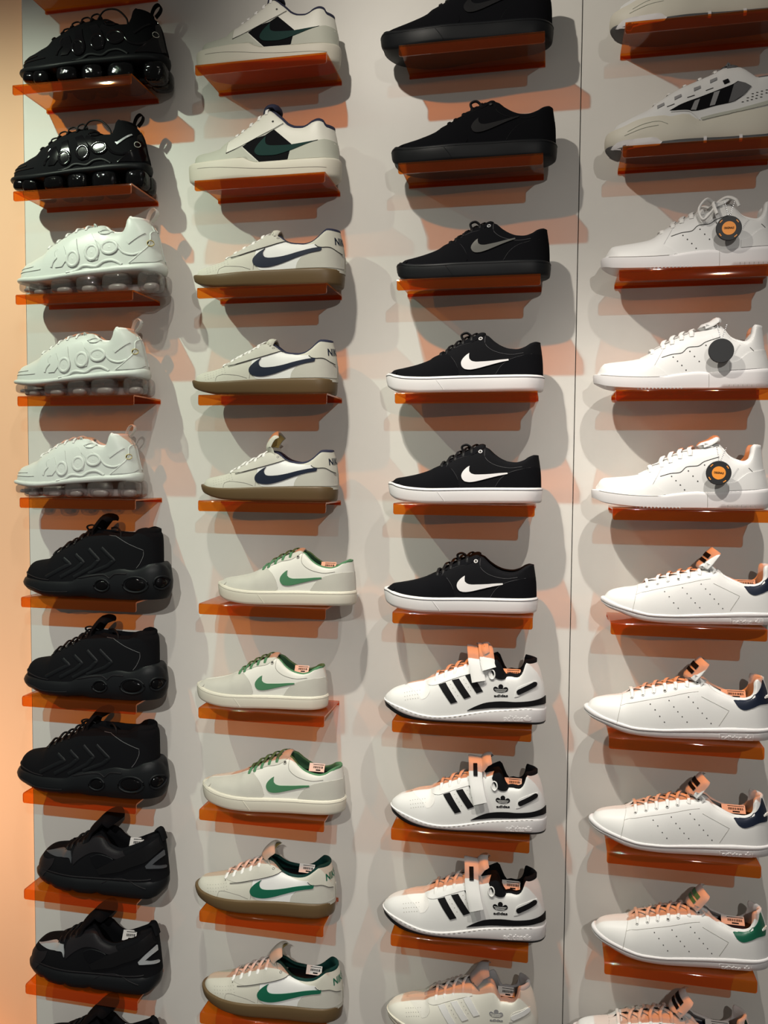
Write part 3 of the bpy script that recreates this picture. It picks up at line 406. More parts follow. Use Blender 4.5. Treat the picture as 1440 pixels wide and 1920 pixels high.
    def band(self, name, m, lo, hi, prof, hw=0.047, x0=0.0, x1=None, N=90, solid=True, capz=0.0, shp=shape, parent=None):
        x1 = x1 if x1 else self.L
        ring = []
        for i in range(N):
            a = 2*math.pi*i/N
            x = x0+(x1-x0)*(1-math.cos(a))/2
            y = -hw*shp((x-x0)/(x1-x0))*(1 if a <= math.pi else -1)
            ring.append(Vector((x, y)))
        nor = []
        for i in range(N):
            d = ring[(i+1) % N]-ring[i-1]
            nor.append(Vector((d.y, -d.x)).normalized())
        V, F = [], []
        for t, off in prof:
            for i in range(N):
                q = ring[i]+nor[i]*off
                xx = min(max(q.x, 0), self.L)
                a, b = lo(ring[i].x), hi(ring[i].x)
                V.append(Vector((q.x, q.y, a+(max(b, a+0.0005)-a)*t)))
        n = len(prof)
        for j in range(n-1):
            for i in range(N):
                F.append((j*N+i, j*N+(i+1) % N, (j+1)*N+(i+1) % N, (j+1)*N+i))
        h = N//2
        for lev, flip in ((0, True), (n-1, False)):
            b = lev*N
            for i in range(h):
                i2, i3 = (N-i) % N, N-i-1
                q = (b+i, b+i+1, b+i3, b+i2) if i3 != i+1 else (b+i, b+i+1, b+i2)
                if len(set(q)) < 3: continue
                q = tuple(dict.fromkeys(q))
                F.append(q if not flip else q[::-1])
        if solid: self.solid(V, F)
        return self.add(name, V, F, m, angle=50, parent=parent)
    # ---- things laid on the surface, given in side view
    def hit(self, x, z, s=-1):
        best = None
        if self.xu0+0.0005 < x and z > self.ZF(x)-self.ins*0.8:
            xs = x
            for _ in range(7):
                xs = x-sstep(self.xu1-0.085, self.xu1, xs)*(self.heel(z)-self.xu1)
            xs = min(xs, self.xu1-0.0004)
            zb = self.ZF(xs)-self.ins; zt = max(self.ZT(xs), zb+0.004)
            a = sstep(self.xe-0.02, self.xe+0.05, xs)
            r = min(max((z-zb)/(zt-zb), 0.0), 0.9995)
            th = min(math.asin(r**(1/(0.95-0.1*a))), 1.553)
            p = self.S(xs, th)
            e = 0.004
            n = (self.S(min(xs+0.0012, self.xu1), th)-self.S(max(xs-0.0012, self.xu0), th)).cross(self.S(xs, min(th+e, 1.557))-self.S(xs, max(th-e, 0)))
            if n.length > 1e-12:
                n.normalize()
                if n.y > 0: n = -n
                best = (p, n, p.y+0.3)
        for b in self.solebvh:
            r = b.ray_cast(Vector((x, -0.3, z)), Vector((0, 1, 0)))
            if r[0] is not None and (best is None or r[3] < best[2]): best = (r[0], r[1], r[3])
        if best is None:
            for b in self.bvhs:
                r = b.find_nearest(Vector((x, -0.02, z)))
                if r[0] is not None and (best is None or r[3] < best[2]): best = (r[0], r[1], r[3])
        p, n = best[0], best[1].copy()
        if n.y > 0: n = -n
        return p.copy(), n
    def shell(self, name, v2, tris, m, off=0.0008, parent=None, mirror=False, depth=0.0012):
        V, F = [], []
        base = []
        for a, b in v2:
            p, n = self.hit(a, b); base.append((p, n))
        for p, n in base: V.append(p+n*off)
        cnt = {}
        for t in tris:
            F.append(t)
            for k in range(len(t)):
                e = (t[k], t[(k+1) % len(t)])
                cnt[e] = 1
        bnd = [e for e in cnt if (e[1], e[0]) not in cnt]
        idx = {}
        for e in bnd:
            for k in e:
                if k not in idx:
                    idx[k] = len(V); p, n = base[k]; V.append(p-n*depth)
        for a, b in bnd: F.append((b, a, idx[a], idx[b]))
        # orient outward
        if tris:
            t = tris[0]; nn = (V[t[1]]-V[t[0]]).cross(V[t[2]]-V[t[0]])
            if nn.y > 0: F = [f[::-1] for f in F]
        if mirror:
            k = len(V)
            V += [Vector((v.x, -v.y, v.z)) for v in V]
            F += [tuple(i+k for i in f[::-1]) for f in F]
        return self.add(name, V, F, m, parent=parent, angle=55)
    def patch(self, name, pts, m, off=0.0008, smooth=True, mirror=False, parent=None, grid=0.005, corner=48, above=False):
        if above: pts = [(x, max(z, self.ZF(x)+0.0010)) for x, z in pts]
        P = smooth_poly(pts, True, 0.0025, corner) if smooth else [Vector(q) for q in smooth_poly(pts, True, 0.0025, 1)]
        n = len(P)
        xs = [q.x for q in P]; zs = [q.y for q in P]
        ex = []
        x = min(xs)+grid/2
        while x < max(xs):
            z = min(zs)+grid/2
            while z < max(zs):
                q = Vector((x, z))
                if min((q-a).length for a in P) > grid*0.45: ex.append(q)
                z += grid
            x += grid
        x = min(xs)+0.0012
        while x < max(xs):
            if self.xu0 < x < self.xu1:
                for dz in (.0009, .0022, .0045):
                    q = Vector((x, self.ZT(x)-dz))
                    if min(zs) < q.y < max(zs) and min((q-a).length for a in P) > 0.0004: ex.append(q)
            x += 0.0025
        r = delaunay_2d_cdt(P+ex, [], [list(range(n))], 1, 1e-7)
        return self.shell(name, [(a.x, a.y) for a in r[0]], [tuple(f) for f in r[2]], m, off, parent, mirror)
    def line(self, name, pts, m, r=0.0005, smooth=True, mirror=False, sink=0.3, parent=None, closed=False, w=None):
        P = smooth_poly(pts, closed, 0.003, 60 if smooth else 1)
        path, nn = [], []
        for q in P:
            p, n = self.hit(q.x, q.y); path.append(p+n*r*(1-2*sink)); nn.append(n)
        V, F = sweep(path, w or 2*r, 2*r, side=(lambda i: nn[i].cross(Vector((1, 0.01, 0.3)))) if w is None else (lambda i: (path[min(i+1, len(path)-1)]-path[max(i-1, 0)]).cross(nn[i])), closed=closed, n=6)
        if mirror:
            k = len(V); V += [Vector((v.x, -v.y, v.z)) for v in V]; F += [tuple(i+k for i in f[::-1]) for f in F]
        return self.add(name, V, F, m, parent=parent, angle=80)
    def disc(self, V, F, x, z, r, off=0.0004, n=10, rz=None):
        p, nn = self.hit(x, z)
        a = nn.cross(Vector((0, 0, 1))).normalized(); b = nn.cross(a)
        o = len(V); V.append(p+nn*off)
        for k in range(n):
            t = 2*math.pi*k/n; V.append(p+nn*off+a*(r*math.cos(t))+b*((rz or r)*math.sin(t)))
        for k in range(n): F.append((o, o+1+k, o+1+(k+1) % n))
    def dots(self, name, pts, m, r=0.0011, parent=None):
        V, F = [], []
        for x, z in pts: self.disc(V, F, x, z, r)
        o = self.add(name, V, F, m, parent=parent); o['kind'] = 'stuff'; return o
    def dome(self, name, x, z, rx, rz, h, m, parent=None, e=2.0, n=20):
        """raised rounded boss on the side"""
        V, F = [], []
        R = 6
        for j in range(R+1):
            f = j/R
            for k in range(n):
                t = 2*math.pi*k/n
                c, s = math.cos(t), math.sin(t)
                c = math.copysign(abs(c)**(2/e), c); s = math.copysign(abs(s)**(2/e), s)
                rr = math.cos(f*math.pi/2)
                p, nn = self.hit(x+rx*c*rr, z+rz*s*rr)
                V.append(p+nn*(h*math.sin(f*math.pi/2)-0.0008))
        for j in range(R):
            for k in range(n): F.append((j*n+k, j*n+(k+1) % n, (j+1)*n+(k+1) % n, (j+1)*n+k))
        return self.add(name, V, F, m, parent=parent, merge=0.0001, angle=70)
    def word(self, name, s, box, m, off=0.0006, parent=None):
        v, f = text_tris(s)
        (x0, z0), (x1, z1), (x2, z2) = box
        v2 = [(x0+(x1-x0)*a+(x2-x0)*b, z0+(z1-z0)*a+(z2-z0)*b) for a, b in v]
        return self.shell(name, v2, f, m, off, parent, depth=0.0008)
    def trefoil(self, name, box, m, gapm, off=0.0006):
        (x0, z0), (x1, z1), (xt, zt) = box
        w = x1-x0; cx, cz = (x0+x1)/2, (z0+z1)/2; h = zt-cz
        def leaf(ang, ln, wd):
            out = []
            for k in range(20):
                t = 2*math.pi*k/20
                a = ln/2*(1-math.cos(t)); b = wd/2*math.sin(t)*(0.35+0.75*math.sin(t/2)**2)
                px = b*math.cos(ang)+a*math.sin(ang); pz = -b*math.sin(ang)+a*math.cos(ang)
                out.append((cx+px, cz+h*0.08+pz))
            return out
        v2, tr = [], []
        for ang, ln, wd in ((0, h*.92, w*.42), (-1.0, w*.58, w*.40), (1.0, w*.58, w*.40)):
            o = len(v2); L_ = leaf(ang, ln, wd); v2 += L_
            for k in range(1, 19): tr.append((o, o+k+1, o+k))
        self.shell(name, v2, tr, m, off)
        if gapm:
            v2, tr = [], []
            for k in range(3):
                z = cz+h*(0.14+0.13*k); o = len(v2); ww = w*(0.30+0.06*k)
                v2 += [(cx-ww, z), (cx+ww, z), (cx+ww, z+h*.035), (cx-ww, z+h*.035)]
                tr += [(o, o+1, o+2), (o, o+2, o+3)]
            self.shell('emblem_gap', v2, tr, gapm, off+0.0004)
    def tongue(self, m, tip, hw=0.019, th=0.006, back=None, name='tongue', curl=0.006):
        """tip: centre-line offsets (dx,dz) measured from the top of the eyestay"""
        pts = []
        n0 = 10
        for i in range(n0):
            x = self.xv-0.002+(self.xe-0.012-self.xv)*i/(n0-1)
            pts.append((x, self.ZT(x)-0.0045*sstep(self.xv, self.xv+.015, x)+0.001-0.0035*(1-sstep(self.xv-.002, self.xv+.012, x))))
        ex, ez = self.xe, self.ZT(self.xe)
        for dx, dz in tip: pts.append((ex+dx, ez+dz))
        C = bez([(a, 0, b) for a, b in pts], len(pts)*3)
        n = len(C); M_ = 10; V, F = [], []
        for i, c in enumerate(C):
            tg = (C[min(i+1, n-1)]-C[max(i-1, 0)]).normalized(); up = Vector((-tg.z, 0, tg.x))
            if up.z < 0 and i < n*0.6: up = -up
            f = i/(n-1)
            w = hw*(0.72+0.35*f)
            end = max(0, (i-(n-4))/3.0)
            w *= (1-0.22*end*end)
            for layer in (1, -1):
                for j in range(M_+1):
                    a = -1+2*j/M_
                    edge = 1-abs(a)**6
                    V.append(c+Vector((0, a*w, 0))+up*(-curl*a*a+layer*th/2*(0.25+0.75*edge)*(1-0.6*end*end)))
        K = 2*(M_+1)
        for i in range(n-1):
            for j in range(M_):
                a = i*K+j
                F.append((a, a+1, a+1+K, a+K))
                b = i*K+M_+1+j
                F.append((b, b+K, b+K+1, b+1))
            a = i*K
            F.append((a, a+K, a+K+M_+1, a+M_+1))
            F.append((a+M_, a+2*M_+1, a+K+2*M_+1, a+K+M_))
        F.append(tuple(list(range(0, M_+1))+list(range(2*M_+1, M_, -1))))
        b = (n-1)*K
        F.append(tuple(list(range(b+M_+1, b+2*M_+2))+list(range(b+M_, b-1, -1))))
        t = self.add(name, V, F, m, angle=65)
        if back:
            # padded inner face near the tip
            V, F = [], []
            for i in range(n-9, n-1):
                c = C[i]; tg = (C[min(i+1, n-1)]-C[i-1]).normalized(); up = Vector((-tg.z, 0, tg.x))
                if up.z < 0: up = -up
                for j in range(9):
                    a = -0.85+1.7*j/8; w = hw
                    V.append(c+Vector((0, a*w, 0))+up*(-curl*a*a-th*0.62))
            for i in range(7):
                for j in range(8):
                    a = i*9+j; F.append((a, a+9, a+10, a+1))
            self.add('tongue_padding', V, F, back, parent=t)
        return C
    def laces(self, xs, m, w=0.0062, t=0.0022, th=1.16, cross=True, lift=0.0035, dx=0.010):
        for k, x in enumerate(xs):
            for dirn in ((0,) if (k == 0 or not cross) else (-1,)):
                xb = x+dirn*0 ; xf = x+(dx if cross and k else 0)
                a = self.S(xb, th, -1); a2 = self.S(xb, th+0.22, -1, 0.0022); e = self.S(xb, math.pi/2, -1); e.z += lift
                g = self.S(xf, math.pi/2, 1); g.z += lift; f2 = self.S(xf, th+0.22, 1, 0.0022); f = self.S(xf, th, 1)
                mid = (e+g)/2; mid.z = max(e.z, g.z)+lift*0.7
                path = bez([a, a2, e, mid, g, f2, f], 24)
                V, F = sweep(path, w, t, side=(1, 0, 0.35), n=8)
                self.add('lace', V, F, m, angle=60)
        if cross:
            for k in range(len(xs)-1):
                x0, x1 = xs[k], xs[k+1]
                a = self.S(x1, th+0.1, -1); e = self.S(x1, math.pi/2, -1); e.z += lift*0.3
                g = self.S(x0, math.pi/2, 1); g.z += lift*0.3; f = self.S(x0, th+0.1, 1)
                mid = (e+g)/2; mid.z += lift*0.5
                V, F = sweep(bez([a, e, mid, g, f], 16), w, t, side=(1, 0, 0.35), n=8)
                self.add('lace', V, F, m, angle=60)
    def loop(self, pts, m, w=0.004, t=0.0025, name='lace_loop', side=None):
        V, F = sweep(bez(pts, 40), w, t, side=side, n=8)
        return self.add(name, V, F, m, angle=70)
    def eyelets(self, pts, ring, r=0.0026, name='eyelet'):
        for x, z in pts:
            p, nn = self.hit(x, z)
            a = nn.cross(Vector((0, 0, 1))).normalized(); b = nn.cross(a)
            path = [p+nn*0.0004+a*(r*math.cos(t))+b*(r*math.sin(t)) for t in [2*math.pi*k/14 for k in range(14)]]
            V, F = sweep(path, r*0.75, r*0.5, side=None, closed=True, n=6)
            e = self.add(name, V, F, ring, angle=70)
            V, F = [], []; self.disc(V, F, x, z, r*0.75, 0.0005); self.add('eyelet_hole', V, F, HOLE, parent=e)
    def sticker(self, x, y=0.021, z=None, tilt=-0.75, w=0.031, h=0.016, yaw=0.0):
        z = self.zmin()+0.0035 if z is None else z
        R = Matrix.Rotation(yaw, 4, 'Z') @ Matrix.Rotation(-tilt if tilt < 0 else tilt, 4, 'X')
        def box(cx, cy, a, b, d0, d1):
            V = []
            for dz in (d0, d1):
                for sx, sy in ((-1, -1), (1, -1), (1, 1), (-1, 1)):
                    V.append(Vector((x, y, z))+(R @ Vector((cx+sx*a/2, cy+sy*b/2, dz))))
            return V, [(0, 3, 2, 1), (4, 5, 6, 7), (0, 1, 5, 4), (1, 2, 6, 5), (2, 3, 7, 6), (3, 0, 4, 7)]
        V, F = box(0, 0, w, h, -0.0003, 0.0003)
        st = self.add('price_sticker', V, F, STICK)
        V, F = [], []
        rnd = random.Random(3)
        cx = -w*.22
        while cx < w*.4:
            bw = rnd.choice((0.0006, 0.001, 0.0014)); v, f = box(cx, h*.02, bw, h*.26, 0.0004, 0.0006)
            F += [tuple(i+len(V) for i in q) for q in f]; V += v; cx += bw+rnd.choice((0.0006, 0.001))
        for cy, a, b in ((h*.33, w*.7, h*.07), (-h*.3, w*.3, h*.15)):
            v, f = box(w*.1, cy, a, b, 0.0004, 0.0006); F += [tuple(i+len(V) for i in q) for q in f]; V += v
        self.add('print', V, F, INK, parent=st)
    def zmin(self):
        return min(self.ZT(self.xe+0.02+(self.xu1-0.03-self.xe-0.02)*i/20) for i in range(21))
    def seg(self, fn, x0, x1, n=14):
        return [(x0+(x1-x0)*i/n, fn(x0+(x1-x0)*i/n)) for i in range(n+1)]

def word_wrap(s, text, x_start, z0, z1, width, m, off=0.0006, lean=0.0, name='heel_lettering'):
    """lettering that runs round the heel at a given height"""
    arc = []; acc = 0; prev = None
    xc = s.xu1-0.04
    pts = []
    for i in range(60):
        x = x_start+(s.xu1-x_start)*math.sin(math.pi/2*i/59); pts.append(Vector((x, -s.W(x)*0.9)))
    pts += [Vector((q.x, -q.y)) for q in pts[-2::-1]]
    for q in pts:
        if prev is not None: acc += (q-prev).length
        arc.append(acc); prev = q
    v, f = text_tris(text); V = []
    for a, b in v:
        d = a*width; k = int(np.searchsorted(arc, d)); k = min(max(k, 1), len(pts)-1)
        t = (d-arc[k-1])/max(arc[k]-arc[k-1], 1e-9); q = pts[k-1].lerp(pts[k], t)
        z = z0+(z1-z0)*b+lean*d
        dr = Vector((xc-q.x, -q.y, 0)).normalized(); o = Vector((q.x, q.y, z))-dr*0.08
        best = None
        for bv in s.bvhs:
            r = bv.ray_cast(o, dr)
            if r[0] is not None and (best is None or r[3] < best[1]): best = (r[0], r[3])
        p = best[0] if best else Vector((q.x, q.y, z))
        V.append(p-dr*off)
    return s.add(name, V, f, m)

SOLE = [(0, -.0035), (.06, -.001), (.2, 0), (.6, .0010), (.88, .0008), (.96, .0002), (1, -.0015)]
def flat0(pts, lift=0.0):
    m0 = min(z for x, z in pts)
    return pchip([(x, z-m0+lift) for x, z in pts])

def vamp_poly(s, seam, x0=None):
    x0 = x0 or s.xu0+0.0015
    a = seam[0]; b = seam[-1]
    return list(seam)+s.seg(lambda x: s.ZF(x)+.0002, b[0]-.003, x0, 10)+s.seg(lambda x: s.ZT(x)-.0004, x0, a[0]-.003, 10)
def heel_poly(s, seam, up=True):
    a = seam[0]; b = seam[-1]
    hx = s.heel
    z1 = b[1]; z0 = s.ZF(s.xu1)+.0003
    n = 6
    return list(seam)+[(hx(z1+(z0-z1)*i/n)-.0007, z1+(z0-z1)*i/n) for i in range(n+1)]+s.seg(lambda x: s.ZF(x)+.0003, s.xu1-.006, a[0]+.003, 8)

# ---- F: flat skate shoe with a stitched toe cap and a side tick
def make_skate(name, main, suede, tick, lace, sole, stripe, lining, seam, ring, soleline=None, thin_tick=False, sticker=False):
    s = Shoe('F', name, 0.083, 0.174, hw=0.043, gap=0.010, kw=0.66)
    T = s.T
    lo = flat0(T['bot']+[(s.L, T['bot'][-1][1])]); hi = lambda x: s.ZF(x)
    s.band('sole', sole, lo, hi, SOLE, hw=0.0465)
    s.upper(main)
    s.band('sole_stripe', stripe, lambda x: s.ZF(x)-.0052, lambda x: s.ZF(x)-.0036, [(0, .0002), (.3, .0014), (.7, .0014), (1, .0002)], hw=0.0465, solid=False)
    s.patch('toe_panel', vamp_poly(s, [(T['vamp'][0][0]-.004, s.ZT(T['vamp'][0][0]-.004))]+T['vamp'][1:]), suede, .0007, mirror=True)
    hp = T['heelp']; s.patch('heel_panel', heel_poly(s, hp), suede, .0007, mirror=True)
    es = T['eyestay']
    s.patch('eyestay', es[1:]+s.seg(lambda x: s.ZT(x)-.0006, s.xe+.004, s.xv+.004, 12), suede, .0009, mirror=True)
    s.line('stitching', T['vamp'][1:], seam, .0004); s.line('stitching', hp[:-1], seam, .0004)
    s.line('stitching', es[:-1], seam, .0005)
    s.line('stitching', T['collarp'][:-1], seam, .0005)
    k = s.line('sole_seam', [(T['vamp'][-1][0]-.040, s.ZF(.07)-.006), (T['vamp'][-1][0]-.030, .010), (T['vamp'][-1][0]-.026, .004)], soleline or sole, .0005)
    tk = T['tick']
    if thin_tick:
        c = (0.165, 0.062)
        tk = [(c[0]+(x-c[0])*.96-(z-c[1])*.10, c[1]+.004+(z-c[1])*.86+(x-c[0])*.13) for x, z in tk]
    s.patch('side_tick', tk, tick, .0018, corner=70)
    s.lining(lining, insole=BLACK_M, zi=s.zmin()-.011)
    s.tongue(main if main is not OFFW_CANVAS else SUEDE, [(-.004, .001), (.004, .004), (.011, .004)], hw=.019, back=GREYL if lining is GREEN_L else None)
    s.laces([a[0]+.002 for a in T['laces']], lace, th=1.12)
    x, z = T['eyelet'][0]
    s.eyelets([(x, z)], ring, r=.0030)
    if lace is BLACK_L:
        e = s.xe-.024; zt = s.ZT(e)
        s.loop([(e-.004, -.012, zt-.002), (e-.008, -.013, zt+.009), (e+.001, -.013, zt+.013), (e+.009, -.012, zt+.007), (e+.008, -.010, zt-.002)], lace, .0045, .0035)
    if sticker: s.sticker(s.L*.79, y=.013, tilt=1.05, z=s.zmin()+.001)
    return s

# ---- E: gum-soled court shoe with long tick
def make_court(name, tick, lining, sticker, tongue_tip, foam):
    s = Shoe('E', name, 0.064, 0.163, hw=0.043, gap=0.010, kw=0.66)
    T = s.T
    lo = flat0(T['bot']); hi = lambda x: s.ZF(x)
    s.band('sole', GUM, lo, hi, SOLE, hw=0.0462)
    s.upper(OFFW_S)
    s.patch('side_panel', T['white'], W_LEATHER, .0005, mirror=True, above=True)
    s.patch('eyestay', T['eyestay'][1:]+s.seg(lambda x: s.ZT(x)-.0006, s.xe+.008, s.xv+.002, 12), SUEDE, .0009, mirror=True)
    s.patch('heel_panel', T['heelseam']+[(T['white'][9][0], T['white'][9][1])]+T['heeltop'][2:-1]+[(s.heel(T['heeltop'][-1][1])-.0006, T['heeltop'][-1][1]), (s.heel(.045)-.0006, .045), (s.heel(.033)-.0006, .0315)]+s.seg(lambda x: s.ZF(x)+.0003, s.xu1-.006, T['heelseam'][0][0]+.003, 6), SUEDE, .0008, mirror=True, above=True)
    s.line('piping', T['eyestay'], SEAM_D, .0006, sink=-.9); s.line('piping', T['heeltop'][:-1], SEAM_D, .0006, sink=-.6)
    s.line('stitching', T['toeov'], SEAM, .0004); s.line('stitching', T['heelseam'], SEAM, .0004)
    s.line('stitching', [(T['white'][0][0]-.002, s.ZF(.1)+.004), T['white'][0], T['white'][1]], SEAM, .0004)
    pts = []
    rr = random.Random(1)
    for i in range(8):
        for j in range(3): pts.append((.034+.006*i+.002*j, s.ZT(.034+.006*i)-.009-.0045*j))
    s.dots('perforations', pts, SEAM, .0007)
    tk = s.patch('side_tick', T['tick'], tick, .0020, corner=70)
    s.line('tick_stitch', [(T['tick'][7][0]-.012, T['tick'][7][1]-.001), (T['tick'][7][0]+.001, T['tick'][7][1]-.009)], OFFW, .0004, parent=tk)
    n = T['nike']
    word_wrap(s, 'NIKE', n[0][0]-.002, n[0][1], n[2][1], .034, tick, lean=.06)
    s.lining(lining, insole=BLACK_M, rim=.004, zi=s.zmin()-.013)
    s.tongue(OFFW_S, tongue_tip, hw=.025, th=.007, back=foam, curl=.013)
    xs = [.071, .088, .105, .122, .139]
    s.laces(xs, W_LACE, th=1.15)
    s.eyelets(T['eyelet'], SEAM_D, r=.0018)
    s.dots('lace_holes', [(x+.001, s.S(x, 1.08)[2]) for x in xs], HOLE, .0013)
    if sticker: s.sticker(s.L*.79, y=.012, tilt=1.05, z=s.zmin()+.001)
    return s

# ---- D: cup-soled shoe with mesh window
def make_cup(name):
    s = Shoe('D', name, 0.074, 0.172, hw=0.045, gap=0.010, kw=0.66)
    T = s.T
    s.ZF = pchip([(x, z) for x, z in T['fox']])
    lo = pchip([(0, .012), (.012, .006), (.03, .002), (.06, 0), (s.L, 0)])
    s.band('sole', CREAM, lo, lambda x: s.ZF(x), SOLE, hw=0.0475)
    s.upper(OFFW)
    v = T['vampp']
    s.patch('toe_panel', vamp_poly(s, [(v[0][0], s.ZT(v[0][0])-.0005)]+[v[0]]+v[1:]), SUEDE_G, .0006, mirror=True)
    hp = T['heelp']; s.patch('heel_panel', heel_poly(s, hp[:-1]+[(s.heel(hp[-1][1])-.0007, hp[-1][1])]), SUEDE_G, .0007, mirror=True)
    s.patch('mesh_window', T['window'], BLACK_M, .0008, smooth=False, above=True)
    s.patch('side_tick', T['tick'], FOREST_D, .0018, corner=70)
    s.line('stitching', T['eyestay'], SEAM_D, .0005, sink=-.9); s.line('stitching', hp[:-1], SEAM, .0005)
    s.line('sole_groove', [(.03, s.ZF(.03)-.012), (.15, .018), (.29, .016)], SEAM, .0004)
    s.lining(NAVY_F, insole=BLACK_M, rim=.007, t=.008)
    s.tongue(NAVY_F, [(-.01, .006), (.0, .012), (.012, .010), (.018, .002)], hw=.021, th=.009)
    s.laces([a[0]+.002 for a in T['laces']], W_LACE, th=1.1)
    s.dots('lace_hole', T['eyelet'], HOLE, .0022)
    return s

# ---- G: strapped basketball-style shoe with three stripes
def make_strap(name, stripe, lining, band, sole, mid, base, overlay, strap='hang', lace=W_LACE, emblem=INK):
    s = Shoe('G', name, 0.083, 0.196, hw=0.0455, gap=0.011, kw=0.64, xu0=.0015, rt=.012)
    T = s.T
    m0 = min(z for x, z in T['mid'])
    md = pchip([(x, z-m0+.0045) for x, z in T['mid']]); fx = s.ZF
    lo = pchip([(x, max(z-m0+.0045-.0052-.0065*max(0, 1-x/.12), 0)) for x, z in T['mid']])
    s.band('outsole', sole, lo, md, [(0, -.004), (.2, -.001), (.8, .0005), (1, 0)], hw=0.0466, x0=.0015)
    s.band('midsole', mid, md, lambda x: fx(x), [(0, 0), (.1, .0008), (.5, .0012), (.85, .0016), (.95, .001), (1, -.001)], hw=0.0465, x0=.0015)
    s.upper(base)
    # stitched foxing
    V0 = s.seg(lambda x: fx(x)-.0022, .012, s.L-.02, 60)
    V, F = [], []
    for k in range(0, 60):
        if k % 2: continue
        (xa, za), (xb, zb) = V0[k], V0[k+1]
        p0, n0 = s.hit(xa, za); p1, n1 = s.hit(xb, zb)
        v, f = sweep([p0+n0*.0002, p1+n1*.0002], .0008, .0008, n=4); F += [tuple(i+len(V) for i in q) for q in f]; V += v
    o = s.add('sole_stitching', V, F, SEAM); o['kind'] = 'stuff'
    s.patch('toe_window', T['vamp'], W_LACE if base is W_LEATHER else OFFW_CANVAS, .0005, mirror=True)
    pts = []
    for i in range(7):
        for j in range(3): pts.append((.045+.005*i+.0015*j, s.ZT(.05+.005*i)-.012-.006*j))
    s.dots('perforations', pts, SEAM, .0008)
    s.patch('eyestay', [(T['eyestay'][0][0], T['eyestay'][0][1])]+T['eyestay'][1:]+s.seg(lambda x: s.ZT(x)-.0006, .178, s.xv+.002, 12), overlay, .0010, mirror=True)
    s.line('stitching', T['eyestay'], SEAM, .0004)
    for k in ('s1', 's2', 's3'): s.patch('side_stripe', T[k], stripe, .0014, smooth=False)
    for (a, b) in (('s1', 's2'), ('s2', 's3')):
        A, B = T[a], T[b]
        s.dots('stripe_holes', [((A[1][0]+(A[2][0]-A[1][0])*t+B[0][0]+(B[3][0]-B[0][0])*t)/2, (A[1][1]+(A[2][1]-A[1][1])*t+B[0][1]+(B[3][1]-B[0][1])*t)/2) for t in (.15, .35, .55, .75)], SEAM, .0008)
    s.trefoil('trefoil_emblem', T['trefoil'], emblem, base)
    s.word('side_lettering', 'adidas', T['word'], emblem)
    fr = s.patch('heel_slot_frame', T['slotframe'], overlay, .0010)
    (x0, z0), (x1, z1) = T['slot']
    d = Vector((x1-x0, z1-z0)).normalized(); n = Vector((-d.y, d.x))*.0046
    q = []
    for k in range(9):
        a = math.pi/2+math.pi*k/8; c = d*math.cos(a)*.0046+n*math.sin(a); q.append((x0+c.x, z0+c.y))
    for k in range(9):
        a = -math.pi/2+math.pi*k/8; c = d*math.cos(a)*.0046+n*math.sin(a); q.append((x1+c.x, z1+c.y))
    s.patch('heel_slot', q, stripe, .0020)
    if band: s.patch('heel_band', T['band'], band, .0013)
    s.word('sole_lettering', 'adidas', T['soleword'], mid, .0011)
    s.trefoil('sole_emblem', T['soletre'], mid, None, .0011)
    s.lining(lining, insole=lining, rim=.006, t=.008)
    s.tongue(overlay if base is W_LEATHER else GREYL, [(-.02, .008), (-.014, .018), (-.006, .029), (.006, .034)] if strap != 'none' else [(-.02, .004), (-.012, .016), (-.002, .030), (.014, .036)], hw=.027, th=.008, back=lining, curl=.013)
    s.laces([a[0]+.002 for a in T['holes']], lace, th=1.14)
    s.dots('lace_holes', T['holes'], HOLE, .0012)
    if strap != 'none':
        a = T['strapA']
        # strap wraps over the instep and down the near side
        if strap == 'hang':
            xm = a[0][0]+.004
            p = [s.S(xm-.002, .95, 1, .003), s.S(xm-.002, 1.45, 1, .006), Vector((xm-.004, 0, s.ZT(xm)+.030)), Vector((xm-.001, -.019, s.ZT(xm)+.024)), Vector((xm+.001, -.031, s.ZT(xm)-.002)), Vector((xm+.006, -.0415, s.ZT(xm)-.026)), Vector((xm+.012, -.0465, s.ZT(xm)-.047))]
            V, F = sweep(bez(p, 36), .026, .003, side=(1, 0, -.12), n=10)
            st = s.add('ankle_strap', V, F, overlay, angle=60)
            V, F = sweep(bez([p[3]+Vector((0, -.004, .000)), p[3].lerp(p[4], .45)+Vector((0, -.0035, .001)), p[3].lerp(p[4], .85)+Vector((0, -.003, 0))], 10), .008, .0012, side=(1, 0, -.12), n=8)
            s.add('strap_label', V, F, INK, parent=st)
        else:
            xm = a[0][0]+.006
            p = [s.S(xm-.002, .95, 1, .003), Vector((xm-.003, .010, s.ZT(xm)+.026)), Vector((xm, -.012, s.ZT(xm)+.026)), Vector((xm+.004, -.028, s.ZT(xm)+.006)), Vector((xm+.012, -.040, s.ZT(xm)-.028))]
            V, F = sweep(bez(p, 30), .026, .003, side=(1, 0, -.2), n=10)
            st = s.add('ankle_strap', V, F, overlay, angle=60)
            xm += .024
            p = [Vector((xm-.010, .012, s.ZT(xm-.024)+.030)), Vector((xm-.004, -.004, s.ZT(xm-.024)+.034)), Vector((xm, -.022, s.ZT(xm-.024)+.022)), Vector((xm+.004, -.032, s.ZT(xm-.024)+.004)), Vector((xm+.007, -.036, s.ZT(xm-.024)-.004))]
            V, F = sweep(bez(p, 24), .027, .003, side=(1, 0, -.2), n=10)
            s.add('strap_tab', V, F, overlay, parent=st, angle=60)
            q = Vector((xm-.004, -.007, s.ZT(xm-.024)+.0365))
            V, F = sweep([q, q+Vector((.003, -.008, -.003))], .009, .001, side=(1, 0, -.2), n=8)
            s.add('strap_label', V, F, INK, parent=st)
